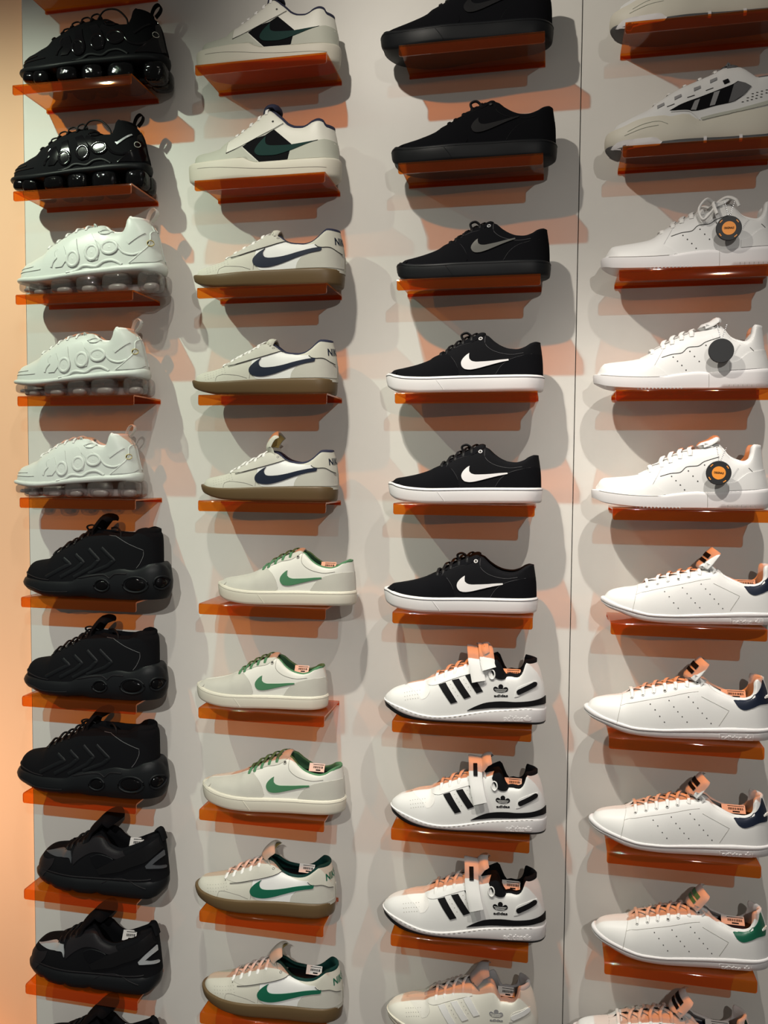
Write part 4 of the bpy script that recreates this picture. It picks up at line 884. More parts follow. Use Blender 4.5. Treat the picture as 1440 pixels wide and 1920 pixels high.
        xr = a[2][0]+.006; zr = a[2][1]-.004
        pr = []
        for t in [2*math.pi*k/16 for k in range(16)]:
            p0, n0 = s.hit(xr+.0055*math.cos(t), zr+.0085*math.sin(t)); pr.append(p0+n0*.0012)
        V, F = sweep(pr, .0030, .0026, closed=True, n=6)
        s.add('strap_ring', V, F, overlay, angle=70)
        p = T['ankle']
        s.patch('ankle_padding', p, lining, .0016)
    s.sticker(s.L*.79, y=.008, tilt=.95, w=.034, h=.017, z=s.zmin()+.0005)
    return s

# ---- J: plain white tennis shoe with coloured heel tab
def make_tennis(name, tab, tonguecol=W_LEATHER, label=INK):
    s = Shoe('J', name, 0.070, 0.206, hw=0.0455, gap=0.011, kw=0.66, ins=.005, xu0=.002, rt=.012)
    T = s.T
    lo = flat0(T['bot'])
    gr = pchip(T['groove']); gz = lambda x: gr(x)-.001
    s.band('sole', W_RUBBER, lo, gz, [(0, -.006), (.15, -.002), (.55, 0), (.92, .0006), (1, -.0008)], hw=0.0462)
    s.band('sole_rim', W_RUBBER, lambda x: gr(x)-.0004, lambda x: s.ZF(x)+.0003, [(0, -.0006), (.2, .0012), (.6, .0016), (.9, .0006), (1, -.0012)], hw=0.0465)
    s.upper(W_LEATHER)
    s.dots('perforations', T['dots'], HOLE, .0011)
    for k in ('seam1', 'seam2', 'seam3'): s.line('stitching', T[k], SEAM, .00035, sink=.4, mirror=True)
    tb = [(min(x, s.heel(z)-.0006), z) for x, z in T['tab']]
    s.patch('heel_tab', tb, tab, .0010, mirror=True)
    zz = (T['tab'][5][1]+T['tab'][7][1])/2
    s.word('heel_lettering', 'adidas', [(s.heel(zz)-.0125, zz-.001), (s.heel(zz)-.0025, zz+.000), (s.heel(zz)-.0125, zz+.004)], STICK, .0022)
    b = T['box']
    s.line('label_frame', [(x, z+.001) for x, z in b], W_RUBBER, .0005, smooth=False, closed=True)
    x0, z0 = b[0]; x1, z1 = b[1]; h = b[3][1]-b[0][1]; wd = x1-x0; z0 += .0012; z1 += .0012
    s.word('sole_lettering', 'adidas', [(x0+wd*.06, z0+h*.2), (x0+wd*.66, z1*.34+z0*.66+h*.2), (x0+wd*.06, z0+h*.8)], W_RUBBER, .0010)
    s.trefoil('sole_emblem', [(x0+wd*.76, z1+h*.15), (x0+wd*.94, z1+h*.15), (x0+wd*.85, z1+h*.85)], W_RUBBER, None, .0010)
    s.lining(W_LEATHER, insole=NAVY_F, rim=.004, t=.006, zi=s.zmin()-.009)
    C = s.tongue(tonguecol, [(-.03, .006), (-.020, .020), (-.011, .033), (-.004, .042)], hw=.027, th=.006, curl=.014)
    e = s.xe; zt = s.ZT(e)
    # printed tongue label: dark block with a light line figure
    V = []; F = []
    c0 = Vector((e-.020, 0, zt+.0205)); dirn = Vector((.012, 0, .016)).normalized(); up = Vector((-.8, 0, .6))
    for (a0, a1, y0, y1) in ((-.006, .001, -.020, -.0105), (-.006, .001, -.0105, 0), (-.006, .001, 0, .0105), (.0045, .0135, -.020, -.0105), (.0045, .0135, -.0105, 0), (.0045, .0135, 0, .0105)):
        o = len(V)
        for a, y in ((a0, y0), (a1, y0), (a1, y1), (a0, y1)):
            V.append(c0+dirn*a+Vector((0, y, 0))+up*.0048+up*(-.014*(y/.027)**2))
        F.append((o, o+3, o+2, o+1))
    s.add('tongue_print', V, F, label)
    xs = [a[0]+.001 for a in T['eyelets'][:-1]]
    s.laces(xs, W_LACE, th=1.17, w=.0058)
    s.eyelets(T['eyelets'], W_LEATHER, r=.0026)
    s.sticker(s.L*.80, y=.012, tilt=.9, w=.042, h=.016, z=s.zmin()+.001)
    return s

# ---- I: padded white court shoe
def make_padded(name, knot=False):
    s = Shoe('I', name, 0.084, 0.212, hw=0.046, gap=0.011, kw=0.66)
    T = s.T
    lo = flat0(T['bot']); s.band('sole', W_RUBBER, lo, lambda x: s.ZF(x), [(0, -.005), (.08, -.001), (.3, 0), (.8, .0008), (.95, .0004), (1, -.0014)], hw=0.048)
    s.upper(W_LEATHER)
    s.line('piping', T['wave'], SEAM_D, .0006, mirror=False)
    s.dots('perforations', T['dots'], HOLE, .0012)
    hp = T['heelp']; s.patch('heel_panel', heel_poly(s, [(hp[0][0], s.ZF(hp[0][0])+.0004)]+hp[:-1]+[(s.heel(hp[-1][1])-.0007, hp[-1][1])]), W_LEATHER, .0016, mirror=True)
    s.patch('toe_panel', vamp_poly(s, [(T['toel'][0][0]+.09, s.ZT(T['toel'][0][0]+.09)-.001), (T['toel'][4][0], T['toel'][4][1]), (T['toel'][4][0]+.015, T['toel'][4][1]-.010), (T['toel'][4][0]+.022, s.ZF(T['toel'][4][0]+.022)+.0005)]), W_LEATHER, .0009, mirror=True)
    s.line('stitching', T['toel'], SEAM, .00035)
    s.line('stitching', T['collarn'], SEAM_D, .0005)
    s.line('sole_seam', [(x, z) for x, z in T['soleseam']], SEAM, .0003)
    s.line('sole_stitching', s.seg(lambda x: s.ZF(x)-.0012, .012, .11, 20), SEAM, .0004)
    (xa, za), (xb, zb) = T['ridges']
    for k in range(7):
        x = xa+(xb-xa)*k/6; s.line('sole_ridge', [(x, .0035), (x, .0075)], SEAM, .0004, smooth=False)
    V, F = [], []
    for k in range(13):
        x = .075+.006*k; p, n = s.hit(x, .0022); v, f = sweep([p+Vector((0, .002, 0)), p+Vector((0, -.0012, 0))], .0028, .003, n=6)
        F += [tuple(i+len(V) for i in q) for q in f]; V += v
    o = s.add('tread_teeth', V, F, GREYL); o['kind'] = 'stuff'
    s.lining(W_LEATHER, insole=BLACK_M, rim=.005, t=.009)
    s.tongue(W_LEATHER, [(-.03, .001), (-.014, .008), (-.004, .015), (.004, .013)], hw=.022, th=.009)
    s.laces([a[0]+.003 for a in T['laces']], W_LACE, th=1.08, w=.0075, t=.003)
    if knot:
        e = s.xe-.02; z = s.ZT(e)
        for pts in ([(e-.004, -.012, z+.006), (e-.020, -.028, z+.012), (e-.034, -.036, z-.006), (e-.028, -.042, z-.026), (e-.014, -.038, z-.012), (e-.004, -.016, z+.006)],
                    [(e-.004, -.010, z+.008), (e+.012, -.020, z+.016), (e+.026, -.026, z+.010), (e+.032, -.028, z-.002)],
                    [(e-.002, -.012, z+.008), (e-.010, -.030, z+.004), (e-.006, -.043, z-.018)],
                    [(e-.006, .012, z+.008), (e-.022, .020, z+.014), (e-.030, .030, z-.008), (e-.018, .026, z-.010), (e-.004, .012, z+.006)]):
            s.loop(pts, W_LACE, .0062, .004)
    return s

# ---- H: chunky retro trainer with dark window and cream cage
def make_retro(name):
    s = Shoe('H', name, 0.070, 0.214, hw=0.045, gap=0.010, kw=0.62)
    T = s.T
    lo = pchip([(0, .012), (.01, .006), (.03, .002), (.06, 0), (s.L, 0)])
    ou = pchip([(x, max(z-.006, lo(x)+.004)) for x, z in T['out']])
    s.band('outsole', mat('dark_grey_rubber', (.07, .07, .072), .5), lo, ou, [(0, -.003), (.2, 0), (.9, .0006), (1, 0)], hw=0.0470)
    s.band('midsole', CREAM, ou, lambda x: s.ZF(x), [(0, 0), (.15, .0018), (.5, .0020), (.85, .0008), (1, -.0015)], hw=0.0465)
    s.upper(W_LEATHER)
    # white toe bumper and white breaks in the outsole
    s.patch('toe_bumper', [(.006, .006), (.012, lo(.012)+.001), (.03, .002), (.06, .001), (.088, .001), (.092, ou(.09)-.001), (.08, ou(.075)+.003), (.05, ou(.05)+.004), (.02, ou(.02)+.004)], W_RUBBER, .0012, mirror=True)
    for x in (.160, .218, .285): s.patch('outsole_break', [(x, .0005), (x+.005, .0005), (x+.005, ou(x)+.002), (x, ou(x)+.002)], W_RUBBER, .0012, smooth=False)
    for k in range(6):
        x = .028+.0085*k; s.line('bumper_groove', [(x, .003), (x+.001, .010)], GREY_M, .0005, smooth=False)
    s.patch('side_window', T['window'], BLACK_M, .0008, mirror=False)
    for k in ('g1', 'g2', 'g3'): s.patch('window_stripe', T[k], GREY_D if k == 'g3' else GREY_M, .0015, smooth=False)
    s.patch('midsole_wedge', T['stripe'], SUEDE_G, .0016)
    for x, z in T['loops']:
        s.patch('lace_tab', [(x-.006, z-.004), (x+.005, z+.001), (x+.005, z+.006), (x-.006, z+.002)], GREY_M, .0012, smooth=False)
    for x, z in T['slits']: s.line('slit', [(x-.006, z-.002), (x+.006, z+.002)], HOLE, .0007)
    x, z = T['slot'][0]; s.line('eyelet_slot', [(x-.004, z-.0015), (x+.004, z+.0015)], INK, .0016, w=.008)
    V, F = [], []
    for x, z in T['holes']:
        s.disc(V, F, x, z, .0021, rz=.0008)
    o = s.add('vent_slits', V, F, HOLE); o['kind'] = 'stuff'
    s.line('cage_edge', T['shieldl'], W_LEATHER, .0010)
    s.line('sole_crease', [(.035, .030), (.06, .038), (.085, .040), (.10, .034)], SUEDE_G, .0006)
    s.line('sole_crease', [(.03, .024), (.06, .031), (.085, .033)], SUEDE_G, .0006)
    s.lining(GREY_D, insole=GREY_D, rim=.004, t=.008)
    s.tongue(GREY_D, [(-.02, .002), (-.008, .004), (.006, .002)], hw=.022, th=.008)
    s.laces([.082, .105, .130, .155, .180], W_LACE, th=1.25, cross=False, w=.006)
    return s

# ---- B: bulky black runner with air windows in the heel
def make_bulky(name, sticker=False):
    s = Shoe('B', name, 0.070, 0.178, hw=0.046, gap=0.010, kw=0.66, xu0=.004, rt=.024)
    T = s.T
    lo0 = flat0(T['bot'])
    lo = lambda x: lo0(x)+.0012*abs(math.sin(x*150)) if x < .22 else lo0(x)*.4
    s.ZF = pchip([(x, z) for x, z in T['fox']])
    s.band('sole', BLACK_R, lo, lambda x: s.ZF(x), [(0, -.006), (.1, -.002), (.3, .002), (.5, .003), (.75, .001), (.92, -.001), (1, -.006)], hw=0.050)
    s.upper(BLACK_M)
    a = T['air']
    for k in range(3):
        c, rx, tz = a[3*k], a[3*k+1], a[3*k+2]
        cx = c[0]; RX = abs(rx[0]-c[0]); RZ = abs(tz[1]-c[1])
        if k == 2: cx -= .004; RX = .011
        d = s.dome('air_window', cx, c[1], RX*.88, RZ*.88, .004, AIRD)
        s.line('window_rim', [(cx+RX*1.05*math.cos(t), c[1]+RZ*1.05*math.sin(t)) for t in [2*math.pi*i/18 for i in range(18)]], BLACK_R, .0022, closed=True, parent=d)
    for k in ('chev1', 'chev2', 'chev3', 'chev4'): s.line('side_rib', T[k], BLACK_R, .0012, smooth=False, w=.008)
    s.line('collar_piping', T['coll'], GREY_D, .0006)
    s.line('sole_crease', T['mud'], CHARC, .0012); s.line('sole_crease', T['sl'], CHARC, .0012)
    s.line('sole_crease', s.seg(lambda x: lo0(x)+.013, .02, .13, 12), CHARC, .0010)
    s.lining(BLACK_M, insole=BLACK_M, rim=.006, t=.009)
    s.tongue(BLACK_M, [(-.012, .006), (-.002, .020), (.012, .034), (.024, .034), (.030, .026)], hw=.026, th=.010)
    s.laces([.082, .098, .114, .130, .146, .160], BLACK_L, th=1.2, w=.005, t=.004, lift=.005)
    e = s.xe; z = s.ZT(e)
    s.loop([(e-.016, -.014, z), (e-.022, -.020, z+.012), (e-.010, -.018, z+.016), (e+.006, -.014, z+.008)], BLACK_L, .004, .003)
    s.loop([(e+.028, -.010, z+.010), (e+.044, -.018, z+.012), (e+.056, -.024, z+.004), (e+.058, -.026, z-.008)], BLACK_L, .004, .003)
    if sticker: s.sticker(s.L*.74, y=.012, tilt=1.1, z=s.ZT(s.L*.74)-.014)
    return s

# ---- C: black runner with heel strap and moulded toe
def make_sock(name, silver, sticker=True):
    s = Shoe('C', name, 0.080, 0.150, hw=0.048, gap=0.010, kw=0.7, xu0=.003, rt=.030)
    T = s.T
    s.ZF = pchip([(0, .026), (.02, .030), (.05, .033), (.12, .034), (.2, .036), (.27, .040), (s.L, .046)])
    bl = pchip([(0, .016), (.02, .008), (.045, .003), (.07, 0), (s.L-.03, 0), (s.L-.01, .004), (s.L, .012)])
    lo = lambda x: bl(x)+(.0045*max(0, math.sin(x*115+1.2))**3 if x < .2 else 0)
    s.band('sole', BLACK_R, lo, lambda x: s.ZF(x), [(0, -.005), (.1, -.001), (.4, .002), (.7, .002), (.93, 0), (1, -.004)], hw=0.0500, N=140)
    s.upper(BLACK_M)
    s.patch('toe_guard', T['mud'], CHARC, .0014, mirror=True)
    s.patch('toe_flash', T['shield'], silver, .0020, corner=60)
    s.patch('eyestay', T['eyest'], CHARC, .0018, mirror=False)
    s.patch('side_opening', T['hole'], BLACK, .0024)
    s.line('opening_rim', T['hole'], BLACK_R, .0014, closed=True)
    s.patch('heel_strap', [(min(x, s.heel(z)-.001), min(z, s.ZT(min(x, s.xu1-.002))-.002)) for x, z in T['strap']], BLACK_L, .0026, mirror=False, corner=60)
    s.patch('heel_flash', [(min(x, s.heel(z)-.0008), z) for x, z in T['heelw']], silver, .0034, corner=60)
    s.line('sole_crease', T['sl1'], CHARC, .0010)
    s.line('sole_crease', s.seg(lambda x: s.ZF(x)+.002, .02, s.L-.02, 30), CHARC, .0014)
    s.dots('strap_studs', [(T['strap'][0][0]+.008, T['strap'][0][1]+.004), (T['strap'][0][0]+.026, T['strap'][0][1]+.011)], SILVER, .0013)
    s.dots('punched_holes', [(T['laces'][i][0]+.002, T['laces'][i][1]-.018) for i in range(5)], BLACK, .0013)
    s.lining(BLACK_M, insole=BLACK_M, rim=.005, t=.009)
    s.tongue(BLACK_M, [(-.004, .008), (.010, .022), (.024, .036), (.034, .036), (.044, .022)], hw=.036, th=.016)
    s.laces([.086, .100, .114, .128, .140], BLACK_L, th=1.1, w=.005, t=.004, lift=.004)
    hb = s.xu1-.018; zz = s.ZT(s.xu1-.02)
    s.loop([(hb-.012, .006, zz-.006), (hb-.008, .002, zz+.010), (hb+.002, 0, zz+.012), (hb+.010, 0, zz-.008)], BLACK_M, .018, .007, name='heel_pull', side=(0, 1, 0))
    if sticker: s.sticker(s.L*.74, y=.014, tilt=1.05, z=s.ZF(s.L*.74)+.057, w=.030, h=.020, yaw=.15)
    return s

# ---- A: runner on clear air bubbles
def superball(c, r, n=18, m=12, e=2.6):
    V, F = [], []
    for j in range(m+1):
        ph = -math.pi/2+math.pi*j/m
        for k in range(n):
            t = 2*math.pi*k/n
            def g(v): return math.copysign(abs(v)**(2/e), v)
            V.append(Vector((c[0]+r[0]*g(math.cos(ph))*g(math.cos(t)), c[1]+r[1]*g(math.cos(ph))*g(math.sin(t)), c[2]+r[2]*g(math.sin(ph)))))
    for j in range(m):
        for k in range(n): F.append((j*n+k, j*n+(k+1) % n, (j+1)*n+(k+1) % n, (j+1)*n+k))
    return V, F

def make_bubble(name, main, rib, midm, bub, core, lining, lace, tick, logo, loopm, loops=False):
    s = Shoe('A', name, 0.068, 0.186, hw=0.045, gap=0.009, kw=0.6, xu0=.004, fox='foxs', rt=.022)
    T = s.T
    md = pchip(T['mid'])
    s.band('midsole', midm, lambda x: md(x)-.002, lambda x: s.ZF(x)+.0035*sstep(.10, .17, x)*(1-sstep(.2, .25, x)), [(0, -.003), (.15, .0010), (.5, .0026), (.85, .0016), (1, -.001)], hw=0.0465)
    s.upper(main)
    # bubbles under both edges
    b = T['bub']
    for k in range(6):
        c, rx, tz = b[3*k], b[3*k+1], b[3*k+2]
        RX = abs(rx[0]-c[0])*1.02
        top = md(c[0])+.001
        cx = min(c[0], s.L-RX*1.0)
        low = .0005 if k else .008
        RZ = (top-low)/2
        for sd in (-1, 1):
            y = sd*max(.0465*shape(cx/s.L)-.014, .006)
            V, F = superball((cx, y, low+RZ), (RX*1.08, .016 if k < 5 else .020, RZ), e=3.4)
            o = s.add('air_bubble', V, F, bub, merge=.00005, angle=80)
            V, F = superball((cx, y*.9, low+RZ*.55), (RX*.72, .009, RZ*.42))
            s.add('bubble_core', V, F, core, parent=o, merge=.00005, angle=80)
    V, F = superball((s.L*.5, 0, .011), (s.L*.44, .016, .0095), 40, 10, 3.4)
    s.add('sole_core', V, F, core, merge=.00005, angle=80)
    s.line('shank_edge', T['sh1'][:9], midm, .0016, w=.006)
    for k in ('ba', 'bb', 'bc', 'bd'): s.patch('moulded_band', T[k], rib, .0016)
    r = T['ring']
    for k in range(3):
        c, rx, tz = r[3*k], r[3*k+1], r[3*k+2]; RX = abs(rx[0]-c[0]); RZ = abs(tz[1]-c[1])
        e = s.line('moulded_ring', [(c[0]+RX*math.cos(t), c[1]+RZ*math.sin(t)) for t in [2*math.pi*i/20 for i in range(20)]], rib, .0011, closed=True, w=.0060, sink=-.3)
        if main is not BLACK_M: s.dome('ring_boss', c[0], c[1], RX*.5, RZ*.5, .0026, main, parent=e)
    for k in ('w1', 'w5'): s.line('moulded_wave', T[k], rib, .0012, w=.005)
    s.line('toe_crease', s.seg(lambda x: s.ZF(x)+.016+.10*(x-.01), .012, .05, 8), rib, .0010)
    s.line('toe_crease', s.seg(lambda x: s.ZF(x)+.010+.05*(x-.01), .010, .07, 8), rib, .0010)
    cp = T['cap']
    hz = [z for z in (.125, .11, .09, .075, .062)]
    s.patch('heel_cap', cp+[(s.heel(z)-.0008, z) for z in hz]+[(s.xu1-.012, s.ZF(s.xu1-.012)+.001)], rib, .0013, mirror=True)
    s.line('heel_cap_edge', cp, rib, .0014)
    s.patch('side_tick', T['tick'], tick, .0014, corner=60)
    (lx, lz), (lx2, _), (_, lz2) = T['logo']
    lx = min(lx, s.heel(lz)-.010)
    dk = s.dome('heel_badge', lx, lz, .0055, .0065, .0012, INK)
    s.line('badge_ring', [(lx+.0045*math.cos(t), lz+.0055*math.sin(t)) for t in [2*math.pi*i/12 for i in range(12)]], logo, .0006, closed=True, parent=dk, sink=-1.2)
    s.lining(lining, insole=BLACK_M, rim=.004, t=.007)
    s.tongue(main, [(-.02, .001), (-.006, .003), (.006, .001)], hw=.020, th=.007)
    s.laces([.078, .097, .116, .136, .156], lace, th=1.15, w=.005, t=.0035)
    # side lacing loop and heel pull tab
    lp = T['loop']
    s.line('side_loop', lp, rib, .0018, closed=True)
    p = [Vector((x, 0, z)) for x, z in T['pull']]
    sh = Vector((s.heel(.135)-.006, 0, s.ZT(s.xu1)-.004))-p[0]
    p = [q+sh for q in p]
    V, F = sweep(bez(p, 36), .013, .0022, side=(0, 1, 0), n=8)
    s.add('pull_loop', V, F, loopm, angle=60)
    if loops:
        for (x, hgt) in ((.100, .012), (.118, .014), (.138, .014), (.158, .016)):
            z = s.ZT(x)
            s.loop([(x-.006, -.014, z-.004), (x-.006, -.012, z+hgt*.6), (x+.004, -.008, z+hgt), (x+.012, -.008, z+hgt*.5), (x+.012, -.010, z)], lace, .003, .003)
        e = s.xe; z = s.ZT(e)
        s.loop([(e-.022, -.012, z+.004), (e-.004, -.02, z+.016), (e+.022, -.024, z+.014), (e+.042, -.026, z-.004), (e+.046, -.028, z-.020)], lace, .0035, .003)
    return s

# ------------------------------------------------------------------ the wall
def box_obj(name, x0, x1, y0, y1, z0, z1, m, parent=None, bevel=0.0):
    bm = bmesh.new()
    v = [bm.verts.new(p) for p in ((x0, y0, z0), (x1, y0, z0), (x1, y1, z0), (x0, y1, z0), (x0, y0, z1), (x1, y0, z1), (x1, y1, z1), (x0, y1, z1))]
    for f in ((0, 3, 2, 1), (4, 5, 6, 7), (0, 1, 5, 4), (1, 2, 6, 5), (2, 3, 7, 6), (3, 0, 4, 7)): bm.faces.new([v[i] for i in f])
    if bevel: bmesh.ops.bevel(bm, geom=bm.edges[:], offset=bevel, segments=2, affect='EDGES')
    me = bpy.data.meshes.new(name); bm.to_mesh(me); bm.free(); me.materials.append(m)
    o = bpy.data.objects.new(name, me); COL.objects.link(o)
    if parent: o.parent = parent
    return o
X_PEACH, X_SEAM, SEAM_W = -0.8085, 0.3666, 0.0015
ZB, ZTOP = -1.75, 1.55
wb = empty('wall_back', (0, 0, ZB)); wb['kind'] = 'structure'
def wall_panel(x0, x1):
    o = box_obj('panel', x0, x1, 0.0, 0.018, 0, ZTOP-ZB, WALL, wb, 0.0006); return o
wall_panel(X_PEACH, X_SEAM-SEAM_W/2)
wall_panel(X_SEAM+SEAM_W/2, 1.7)
box_obj('backing_board', X_PEACH, 1.7, 0.0185, 0.03, 0, ZTOP-ZB, DARK, wb)
_pm = bpy.data.meshes.new('wall_left')
_pm.from_pydata([(-1.9, 0.0, ZB), (X_PEACH-.0006, 0.0, ZB), (X_PEACH-.0006, 0.0, ZTOP), (-1.9, 0.0, ZTOP)], [], [(0, 1, 2, 3)]); _pm.materials.append(PEACH)
wl = bpy.data.objects.new('wall_left', _pm); COL.objects.link(wl); wl['kind'] = 'structure'

# ------------------------------------------------------------------ shelves
SW, SD, LIP, BLIP, TH = 0.26, 0.1155, 0.021, 0.009, 0.003
def shelf_mesh():
    r = 0.004; V, F = [], []
    # sheet profile (outer side, inner side) from back lip foot to front lip foot
    def prof(x):
        e = min(x, SW-x)
        cut = 0.0
        if e < 0.004: cut = 0.004-math.sqrt(max(0.004**2-(0.004-e)**2, 0))
        out = [(-0.0005, -BLIP), (-0.0005, -r)]
        inn = [(-0.0005-TH, -BLIP), (-0.0005-TH, -r)]
        for k in range(1, 5):
            a = math.pi/2*k/4; out.append((-0.0005-r+r*math.cos(a), -r+r*math.sin(a))); inn.append((-0.0005-r+(r-TH)*math.cos(a), -r+(r-TH)*math.sin(a)))
        for k in range(0, 5):
            a = math.pi/2+math.pi/2*k/4; out.append((-SD+r+r*math.cos(a), -r+r*math.sin(a))); inn.append((-SD+r+(r-TH)*math.cos(a), -r+(r-TH)*math.sin(a)))
        out.append((-SD, -LIP+cut)); inn.append((-SD+TH, -LIP+cut))
        return out, inn
    xs = [0, .0006, .0014, .0026, .004, SW-.004, SW-.0026, SW-.0014, SW-.0006, SW]
    n = None
    for x in xs:
        o, i = prof(x); n = len(o)
        V += [Vector((x, a, b)) for a, b in o]+[Vector((x, a, b)) for a, b in i]
    K = 2*n
    for q in range(len(xs)-1):
        a = q*K; b = a+K
        for k in range(n-1):
            F.append((a+k, b+k, b+k+1, a+k+1)); F.append((a+n+k, a+n+k+1, b+n+k+1, b+n+k))
        F.append((a, a+n, b+n, b)); F.append((a+n-1, b+n-1, b+2*n-1, a+2*n-1))
    for k in range(n-1):
        F.append((k, k+1, n+k+1, n+k)); b = (len(xs)-1)*K; F.append((b+k, b+n+k, b+n+k+1, b+k+1))
    return V, F
SHELVES = [(1, 0, -0.7509, 0.9754, 0), (1, 1, -0.7508, 0.7685, 0), (1, 2, -0.7527, 0.5589, 0), (1, 3, -0.751, 0.3517, 0), (1, 4, -0.7504, 0.1457, 0), (1, 5, -0.7489, -0.0627, 0), (1, 6, -0.7491, -0.2694, 0), (1, 7, -0.7505, -0.4783, 0), (1, 8, -0.7523, -0.6848, 0), (1, 9, -0.753, -0.893, 0), (1, 10, -0.7528, -1.1001, 0), (1, 11, -0.7509, -1.3078, 0), (2, 1, -0.3564, 0.772, 0), (2, 2, -0.3585, 0.5554, 0), (2, 3, -0.3542, 0.3506, 0), (2, 4, -0.3528, 0.1442, 0), (2, 5, -0.3538, -0.0624, 0), (2, 6, -0.3535, -0.2665, 0), (2, 7, -0.3551, -0.4757, 0), (2, 8, -0.3543, -0.6826, 0), (2, 9, -0.3548, -0.8925, 0), (2, 10, -0.3546, -1.1054, 0), (3, 1, 0.0401, 0.771, 0), (3, 2, 0.0408, 0.5617, 0), (3, 3, 0.04, 0.3515, 0), (3, 4, 0.0382, 0.1442, 0), (3, 5, 0.037, -0.0615, 0), (3, 6, 0.037, -0.2666, 0), (3, 7, 0.0382, -0.4744, 0), (3, 8, 0.0381, -0.6832, 0), (3, 9, 0.0392, -0.8915, 0), (3, 10, 0.0389, -1.0987, 0), (4, 1, 0.4358, 0.7718, 0), (4, 2, 0.436, 0.5637, 0), (4, 3, 0.4345, 0.3525, 0), (4, 4, 0.4336, 0.1448, 0), (4, 5, 0.4327, -0.0638, 0), (4, 6, 0.4337, -0.2685, 0), (4, 7, 0.4351, -0.4753, 0), (4, 8, 0.4361, -0.6857, 0), (4, 9, 0.436, -0.893, 0), (4, 10, 0.4349, -1.0999, 0)]
COLN = {1: 'leftmost', 2: 'second', 3: 'third', 4: 'rightmost'}
ORD = {0: 'cropped top', 1: 'first', 2: 'second', 3: 'third', 4: 'fourth', 5: 'fifth', 6: 'sixth', 7: 'seventh', 8: 'eighth', 9: 'ninth', 10: 'tenth', 11: 'eleventh'}
V, F = shelf_mesh()
sh0 = mesh_obj('shelf', V, F, ACRYL, None, 35)
sh0.data.materials.append(ACRYL_E)
for p in sh0.data.polygons:
    if abs(p.normal.x) > 0.9 or (p.normal.z < -0.6 and p.center.z < -0.008): p.material_index = 1
ZSH = {}
SHELF_OBJ = {}
for i, (c, r, x, z, rt) in enumerate(SHELVES):
    o = sh0 if i == 0 else sh0.copy()
    if i: COL.objects.link(o)
    o.location = (x, 0, z)
    ZSH[(c, r)] = z
    SHELF_OBJ[(c, r)] = o
    o['category'] = 'shelf'; o['group'] = 'orange acrylic shoe shelves'
    if r == 0: o['label'] = 'amber acrylic shelf cut off by the top edge, above the leftmost column'

# ------------------------------------------------------------------ shoes
INST = [(1, 1, 'A', -0.7566, 1.029), (1, 2, 'A', -0.7849, 0.994), (1, 3, 'A', -0.7774, 1.085), (1, 4, 'A', -0.7898, 1.0), (1, 5, 'A', -0.7935, 0.956), (1, 6, 'B', -0.7736, 1.001), (1, 7, 'B', -0.7759, 0.974), (1, 8, 'B', -0.7956, 1.034), (1, 9, 'C', -0.7564, 1.0), (1, 10, 'C', -0.7773, 1.012), (1, 11, 'C', -0.771, 0.987), (2, 1, 'D', -0.3741, 0.92), (2, 2, 'D', -0.3926, 1.0), (2, 3, 'E', -0.3833, 1.114), (2, 4, 'E', -0.3872, 1.056), (2, 5, 'E', -0.3691, 1.0), (2, 6, 'F', -0.333, 0.984), (2, 7, 'F', -0.3801, 0.95), (2, 8, 'F', -0.3681, 1.038), (2, 9, 'E', -0.3855, 1.053), (2, 10, 'E', -0.3709, 1.06), (3, 1, 'F', -0.0038, 1.106), (3, 2, 'F', 0.0185, 1.049), (3, 3, 'F', 0.0302, 0.984), (3, 4, 'F', 0.0117, 1.019), (3, 5, 'F', 0.0177, 0.999), (3, 6, 'F', 0.011, 1.005), (3, 7, 'G', 0.0116, 1.0), (3, 8, 'G', 0.0262, 0.967), (3, 9, 'G', 0.0123, 1.021), (3, 10, 'G', 0.0222, 0.957), (4, 1, 'H', 0.414, 0.985), (4, 2, 'H', 0.4098, 1.0), (4, 3, 'I', 0.4064, 1.011), (4, 4, 'I', 0.3971, 1.0), (4, 5, 'I', 0.3982, 1.011), (4, 6, 'J', 0.4198, 0.945), (4, 7, 'J', 0.3939, 1.0), (4, 8, 'J', 0.4069, 0.974), (4, 9, 'J', 0.4161, 0.956), (4, 10, 'J', 0.3839, 0.999)]
PLACE = {(int(c), int(r)): (k, x, s) for c, r, k, x, s in INST}
YAW = {}
DY = {}
BL = dict(main=BLACK_M)
def put(proto, c, r, label, category='shoe', group=None, first=False, yaw=0.0, dy=0.0, dx=0.0):
    k, x, sc = PLACE[(c, r)]
    o = proto.root if first else copy_tree(proto.root)
    sc = min(max(sc, .93), 1.09)
    L = proto.L*sc
    yc = -0.060+dy
    cx = x+L/2+dx
    o.scale = (sc, sc, sc)
    o.rotation_euler = (0, 0, yaw)
    o.location = (cx-math.cos(yaw)*L/2, yc-math.sin(yaw)*L/2, ZSH[(c, r)]+0.0002)
    o['label'] = label; o['category'] = category
    if group: o['group'] = group
    SHOES[(c, r)] = (o, L, cx)
    return o
SHOES = {}

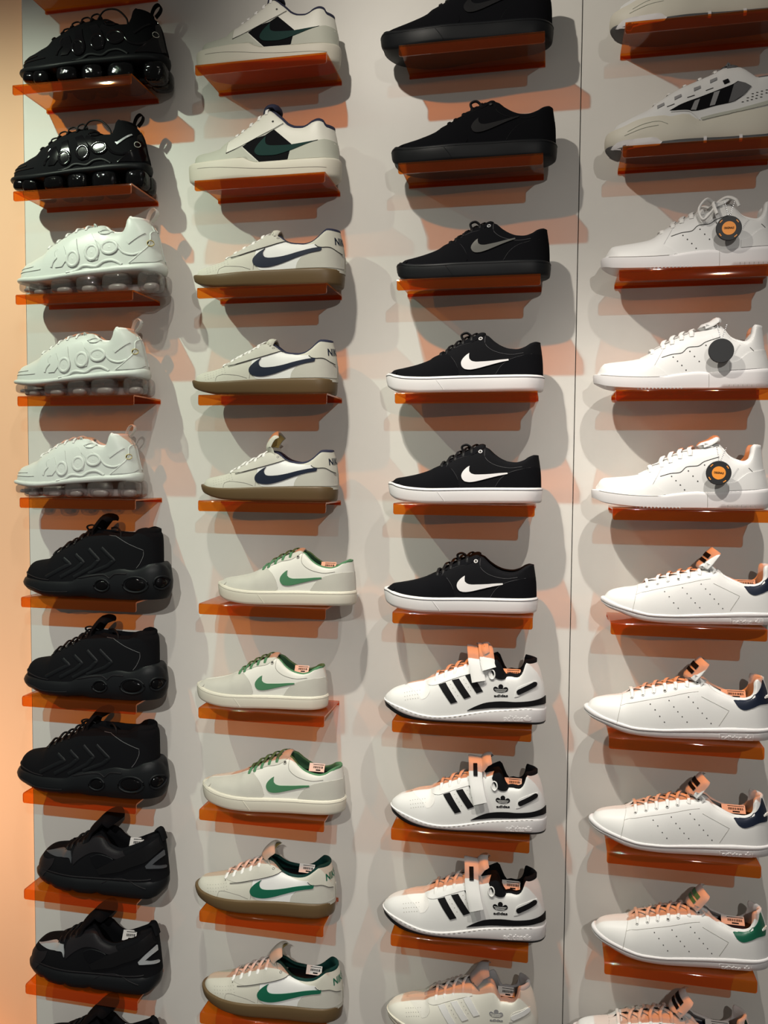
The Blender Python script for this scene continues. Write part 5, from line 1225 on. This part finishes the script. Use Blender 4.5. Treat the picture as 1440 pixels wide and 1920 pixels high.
# column one
vb = make_bubble('running_shoe', BLACK_M, BLACK_P, BLACK_R, AIRD, BLACK_P, BLACK_M, BLACK_L, BLACK_P, OFFW, BLACK_M, True)
vb2 = make_bubble('running_shoe', BLACK_M, BLACK_P, BLACK_R, AIRD, BLACK_P, BLACK_M, BLACK_L, SILVER, OFFW, BLACK_M, True)
vw = make_bubble('running_shoe', W_TPU, W_TPU, W_TPU, AIR, mat('bubble_core_grey', (.30, .26, .25), .3), W_LACE, W_LACE, W_TPU, mat('badge_gold', (.6, .45, .1), .4), W_LACE)
G1 = 'bubble-soled runners'
put(vb, 1, 1, 'glossy black bubble-soled runner with lace loops, top shoe of the leftmost column', group=G1, first=True, yaw=.10)
put(vb2, 1, 2, 'glossy black bubble-soled runner with a small silver ankle tick, second from top', group=G1, first=True, yaw=.06)
put(vw, 1, 3, 'white bubble-soled runner directly below the two glossy black ones', group=G1, first=True)
put(vw, 1, 4, 'white bubble-soled runner, middle one of the three white ones at left', group=G1)
put(vw, 1, 5, 'white bubble-soled runner just above the matte black bulky trainers', group=G1)
tb = make_bulky('running_shoe'); tb3 = make_bulky('running_shoe', True)
G2 = 'bulky black trainers'
put(tb, 1, 6, 'matte black bulky trainer with air windows, under the lowest white runner', group=G2, first=True)
put(tb, 1, 7, 'matte black bulky trainer with air windows, middle of its three', group=G2)
put(tb3, 1, 8, 'matte black bulky trainer with a pale sticker inside its collar', group=G2, first=True)
hc = make_sock('running_shoe', mat('gunmetal_trim', (.07, .075, .085), .4, metal=.2)); hs = make_sock('running_shoe', SILVER)
G3 = 'black heel-strap trainers'
put(hc, 1, 9, 'black heel-strap trainer with dull grey toe and heel flashes', group=G3, first=True, yaw=-.05)
put(hs, 1, 10, 'black heel-strap trainer with bright silver toe and heel flashes', group=G3, first=True, yaw=-.05)
put(hc, 1, 11, 'black trainer cut off by the bottom edge, lowest of the leftmost column', group=G3, yaw=-.05)

# column two
cp = make_cup('sneaker')
put(cp, 2, 1, 'grey and cream sneaker with black mesh window, topmost of second column', group='cream cup-soled sneakers', first=True, yaw=.03)
put(cp, 2, 2, 'grey and cream sneaker with dark green tick, second from top of its column', group='cream cup-soled sneakers')
cn = make_court('sneaker', NAVY, NAVY_F, False, [(-.012, .004), (-.006, .010), (.004, .010)], FOAM)
cn5 = make_court('sneaker', NAVY, NAVY_F, False, [(-.022, .010), (-.018, .024), (-.009, .037), (.001, .043)], FOAM)
cg = make_court('sneaker', FOREST, FOREST_D, True, [(-.022, .008), (-.016, .019), (-.007, .028), (.002, .033)], FOAM)
G4 = 'gum-soled court sneakers'
put(cn, 2, 3, 'gum-soled sneaker with navy tick, uppermost of the three navy ones', group=G4, first=True)
put(cn, 2, 4, 'gum-soled sneaker with navy tick, between two others like it', group=G4)
put(cn5, 2, 5, 'gum-soled sneaker with navy tick and tall tongue with yellow foam', group=G4, first=True)
fg = make_skate('skate_shoe', OFFW_CANVAS, SUEDE, GREEN, GREEN_L, CREAM, CREAM, GREEN_L, SEAM, SUEDE, sticker=True)
G5 = 'flat skate shoes'
put(fg, 2, 6, 'cream skate shoe with leaf-green tick and laces, uppermost of three', group=G5, first=True)
put(fg, 2, 7, 'cream skate shoe with leaf-green tick, middle of three and set furthest left', group=G5)
put(fg, 2, 8, 'cream skate shoe with leaf-green tick, lowest of three above gum-soled green sneakers', group=G5)
put(cg, 2, 9, 'gum-soled sneaker with forest-green tick, upper of two', group=G4, first=True)
put(cg, 2, 10, 'gum-soled sneaker with forest-green tick, at the bottom edge', group=G4)

# column three
fk = make_skate('skate_shoe', BLACK, BLACK, BLACK_L, BLACK_L, BLACK_R, BLACK_R, BLACK_M, BLACK_L, BLACK_L, thin_tick=True)
fk3 = make_skate('skate_shoe', BLACK, BLACK, PEWTER, BLACK_L, BLACK_R, BLACK_R, BLACK_M, SEAM_B, SILVER, thin_tick=True)
fw = make_skate('skate_shoe', BLACK_M, BLACK, W_RUBBER, BLACK_L, W_RUBBER, SEAM_B, BLACK_M, SEAM_B, W_RUBBER)
put(fk, 3, 1, 'all-black skate shoe cut off by the top edge, top of third column', group=G5, first=True, yaw=.0)
put(fk, 3, 2, 'all-black skate shoe with a black tick, second in the third column', group=G5)
put(fk3, 3, 3, 'all-black skate shoe with a shiny pewter tick', group=G5, first=True)
put(fw, 3, 4, 'black skate shoe with white sole and tick, uppermost of three', group=G5, first=True)
put(fw, 3, 5, 'black skate shoe with white sole and tick, middle of three', group=G5)
put(fw, 3, 6, 'black skate shoe with white sole and tick, directly above white strapped shoes', group=G5)
sb7 = make_strap('strap_sneaker', BLACK_L, BLACK_M, BLACK_L, BLACK_R, W_RUBBER, W_LEATHER, W_LEATHER, 'fold')
sb = make_strap('strap_sneaker', BLACK_L, BLACK_M, BLACK_L, BLACK_R, W_RUBBER, W_LEATHER, W_LEATHER, 'hang')
sg = make_strap('strap_sneaker', W_LEATHER, GREYL, None, CREAM, CREAM, OFFW, OFFW_CANVAS, 'none', emblem=GREY_M)
G6 = 'strapped three-stripe sneakers'
put(sb7, 3, 7, 'white strapped sneaker with black stripes and its strap folded up at the ankle', group=G6, first=True)
put(sb, 3, 8, 'white strapped sneaker with black stripes and hanging strap, middle of three', group=G6, first=True)
put(sb, 3, 9, 'white strapped sneaker with black stripes and hanging strap, above the cream one', group=G6)
put(sg, 3, 10, 'cream and pale grey sneaker without strap, cut off by the bottom edge', group=G6, first=True)

# column four
rt = make_retro('sneaker')
put(rt, 4, 1, 'cream-soled retro trainer cut off by the top edge, only its sole showing', group='retro trainers', first=True)
put(rt, 4, 2, 'white retro trainer with black and grey striped side window', group='retro trainers')
pk = make_padded('sneaker', True); pp = make_padded('sneaker')
G7 = 'white sneakers with round tags'
put(pk, 4, 3, 'white padded sneaker with tied lace bow, uppermost of three with round tags', group=G7, first=True)
put(pp, 4, 4, 'white padded sneaker carrying the plain black round tag', group=G7, first=True)
put(pp, 4, 5, 'white padded sneaker with untied laces and an orange-centred tag', group=G7)
tn = make_tennis('tennis_shoe', NAVY); tg = make_tennis('tennis_shoe', FOREST, label=mat('tongue_print_green', (.06, .25, .13), .6)); tk = make_tennis('tennis_shoe', FOREST_D)
G8 = 'white tennis shoes'
put(tn, 4, 6, 'white tennis shoe with navy heel tab, uppermost of three', group=G8, first=True)
put(tn, 4, 7, 'white tennis shoe with navy heel tab, middle of three, toe furthest left', group=G8)
put(tn, 4, 8, 'white tennis shoe with navy heel tab, directly above the green-tabbed one', group=G8)
put(tg, 4, 9, 'white tennis shoe with bright green heel tab', group=G8, first=True)
put(tk, 4, 10, 'white laced tennis shoe cut off by the bottom edge in the rightmost column', group=G8, first=True)

# shelves are named by the shoe they carry
WHAT = {1: 'glossy black bubble-soled runner', 3: 'white bubble-soled runner'}
def on(c, r):
    lab = SHOES[(c, r)][0]['label']
    return lab
SHELF_LABEL = {
 (1, 1): 'top glossy black runner', (1, 2): 'second glossy black runner', (1, 3): 'highest white bubble-soled runner', (1, 4): 'middle white bubble-soled runner', (1, 5): 'lowest white bubble-soled runner',
 (1, 6): 'highest matte black bulky trainer', (1, 7): 'middle matte black bulky trainer', (1, 8): 'lowest matte black bulky trainer', (1, 9): 'grey-flashed black trainer', (1, 10): 'silver-flashed black trainer', (1, 11): 'cropped black trainer at lower left',
 (2, 1): 'top cream and grey sneaker', (2, 2): 'second cream and grey sneaker', (2, 3): 'highest navy-tick gum-soled sneaker', (2, 4): 'middle navy-tick gum-soled sneaker', (2, 5): 'lowest navy-tick gum-soled sneaker',
 (2, 6): 'highest green-laced skate shoe', (2, 7): 'middle green-laced skate shoe', (2, 8): 'lowest green-laced skate shoe', (2, 9): 'upper forest-green tick sneaker', (2, 10): 'bottom forest-green tick sneaker',
 (3, 1): 'cropped all-black skate shoe', (3, 2): 'second all-black skate shoe', (3, 3): 'black skate shoe with pewter tick', (3, 4): 'highest black skate shoe with white sole', (3, 5): 'middle black skate shoe with white sole', (3, 6): 'lowest black skate shoe with white sole',
 (3, 7): 'sneaker with folded strap', (3, 8): 'middle strapped sneaker', (3, 9): 'lowest black-striped strapped sneaker', (3, 10): 'cream sneaker at the bottom edge',
 (4, 1): 'cropped cream retro trainer', (4, 2): 'retro trainer with striped window', (4, 3): 'white sneaker with lace bow', (4, 4): 'white sneaker with plain black tag', (4, 5): 'lower white sneaker with orange tag',
 (4, 6): 'highest navy-tabbed tennis shoe', (4, 7): 'middle navy-tabbed tennis shoe', (4, 8): 'lowest navy-tabbed tennis shoe', (4, 9): 'green-tabbed tennis shoe', (4, 10): 'cropped tennis shoe at lower right'}
for k, v in SHELF_LABEL.items(): SHELF_OBJ[k]['label'] = 'orange see-through acrylic shelf under the '+v

# ------------------------------------------------------------------ round hang tags
def make_tag(front, name='round_hang_tag'):
    root = empty(name)
    R = 0.0208; n = 40
    # rim-chamfered disc, axis along -Y; origin at the top hole
    V, F = [], []
    prof = [(0, -.0016), (R-.0008, -.0016), (R, -.0008), (R, .0008), (R-.0008, .0016), (0, .0016)]
    for r, y in prof:
        for k in range(n):
            a = 2*math.pi*k/n; V.append(Vector((r*math.cos(a), y, -R+r*math.sin(a))))
    for j in range(len(prof)-1):
        for k in range(n): F.append((j*n+k, j*n+(k+1) % n, (j+1)*n+(k+1) % n, (j+1)*n+k))
    d = mesh_obj('disc', V, F, mat('tag_black_card', (.010, .011, .013), .55), root, 30, merge=.00002)
    def ring(name, r0, r1, y, m, a0=0, a1=2*math.pi, k=40, par=None):
        V, F = [], []
        for i in range(k+1):
            a = a0+(a1-a0)*i/k
            V += [Vector((r0*math.cos(a), y, -R+r0*math.sin(a))), Vector((r1*math.cos(a), y, -R+r1*math.sin(a)))]
        for i in range(k): F.append((2*i, 2*i+1, 2*i+3, 2*i+2))
        return mesh_obj(name, V, F, m, par or d)
    if front:
        ring('orange_centre', 0.0002, .0113, -.0019, ORANGE)
        for k in range(24):
            a = 2*math.pi*k/24; V, F = [], []
        for a in (.7, 2.4, 3.8, 5.4): ring('orange_mark', .0166, .0182, -.0019, ORANGE, a-.16, a+.16, 6)
        v, f = text_tris('ORIGINALS')
        V = [Vector((-.0080+.0160*a, -.0022, -R-.0015+.0036*b)) for a, b in v]
        mesh_obj('tag_lettering', V, f, INK, d)
    # ball chain
    V, F = [], []
    for sgn, m_ in ((-1, 9), (1, 9)):
        for k in range(m_):
            t = k/(m_-1); c = (sgn*(.001+.0065*t), .0, -.0015+.024*t)
            v, f = superball(c, (.0011, .0011, .0011), 6, 4, 2.0); F += [tuple(i+len(V) for i in q) for q in f]; V += v
    mesh_obj('ball_chain', V, F, METAL, root)
    return root
tf = make_tag(True); tp = make_tag(False)
def hang(o, c, r, fx, fz, ry, label):
    so, L, cx = SHOES[(c, r)]
    o.location = (so.location.x+fx*L/.301, -0.060-0.0545, so.location.z+fz)
    o.rotation_euler = (0, ry, 0)
    o['label'] = label; o['category'] = 'tag'; o['group'] = 'round hang tags'
tf2 = copy_tree(tf)
hang(tf, 4, 3, .2035, .082, 0.0, 'round black tag with orange centre hanging below the tied lace bow')
hang(tp, 4, 4, .2085, .084, 0.0, 'plain black round tag on the middle white padded sneaker')
hang(tf2, 4, 5, .2085, .084, 0.08, 'round black tag with orange centre and long shadow on the lower sneaker')
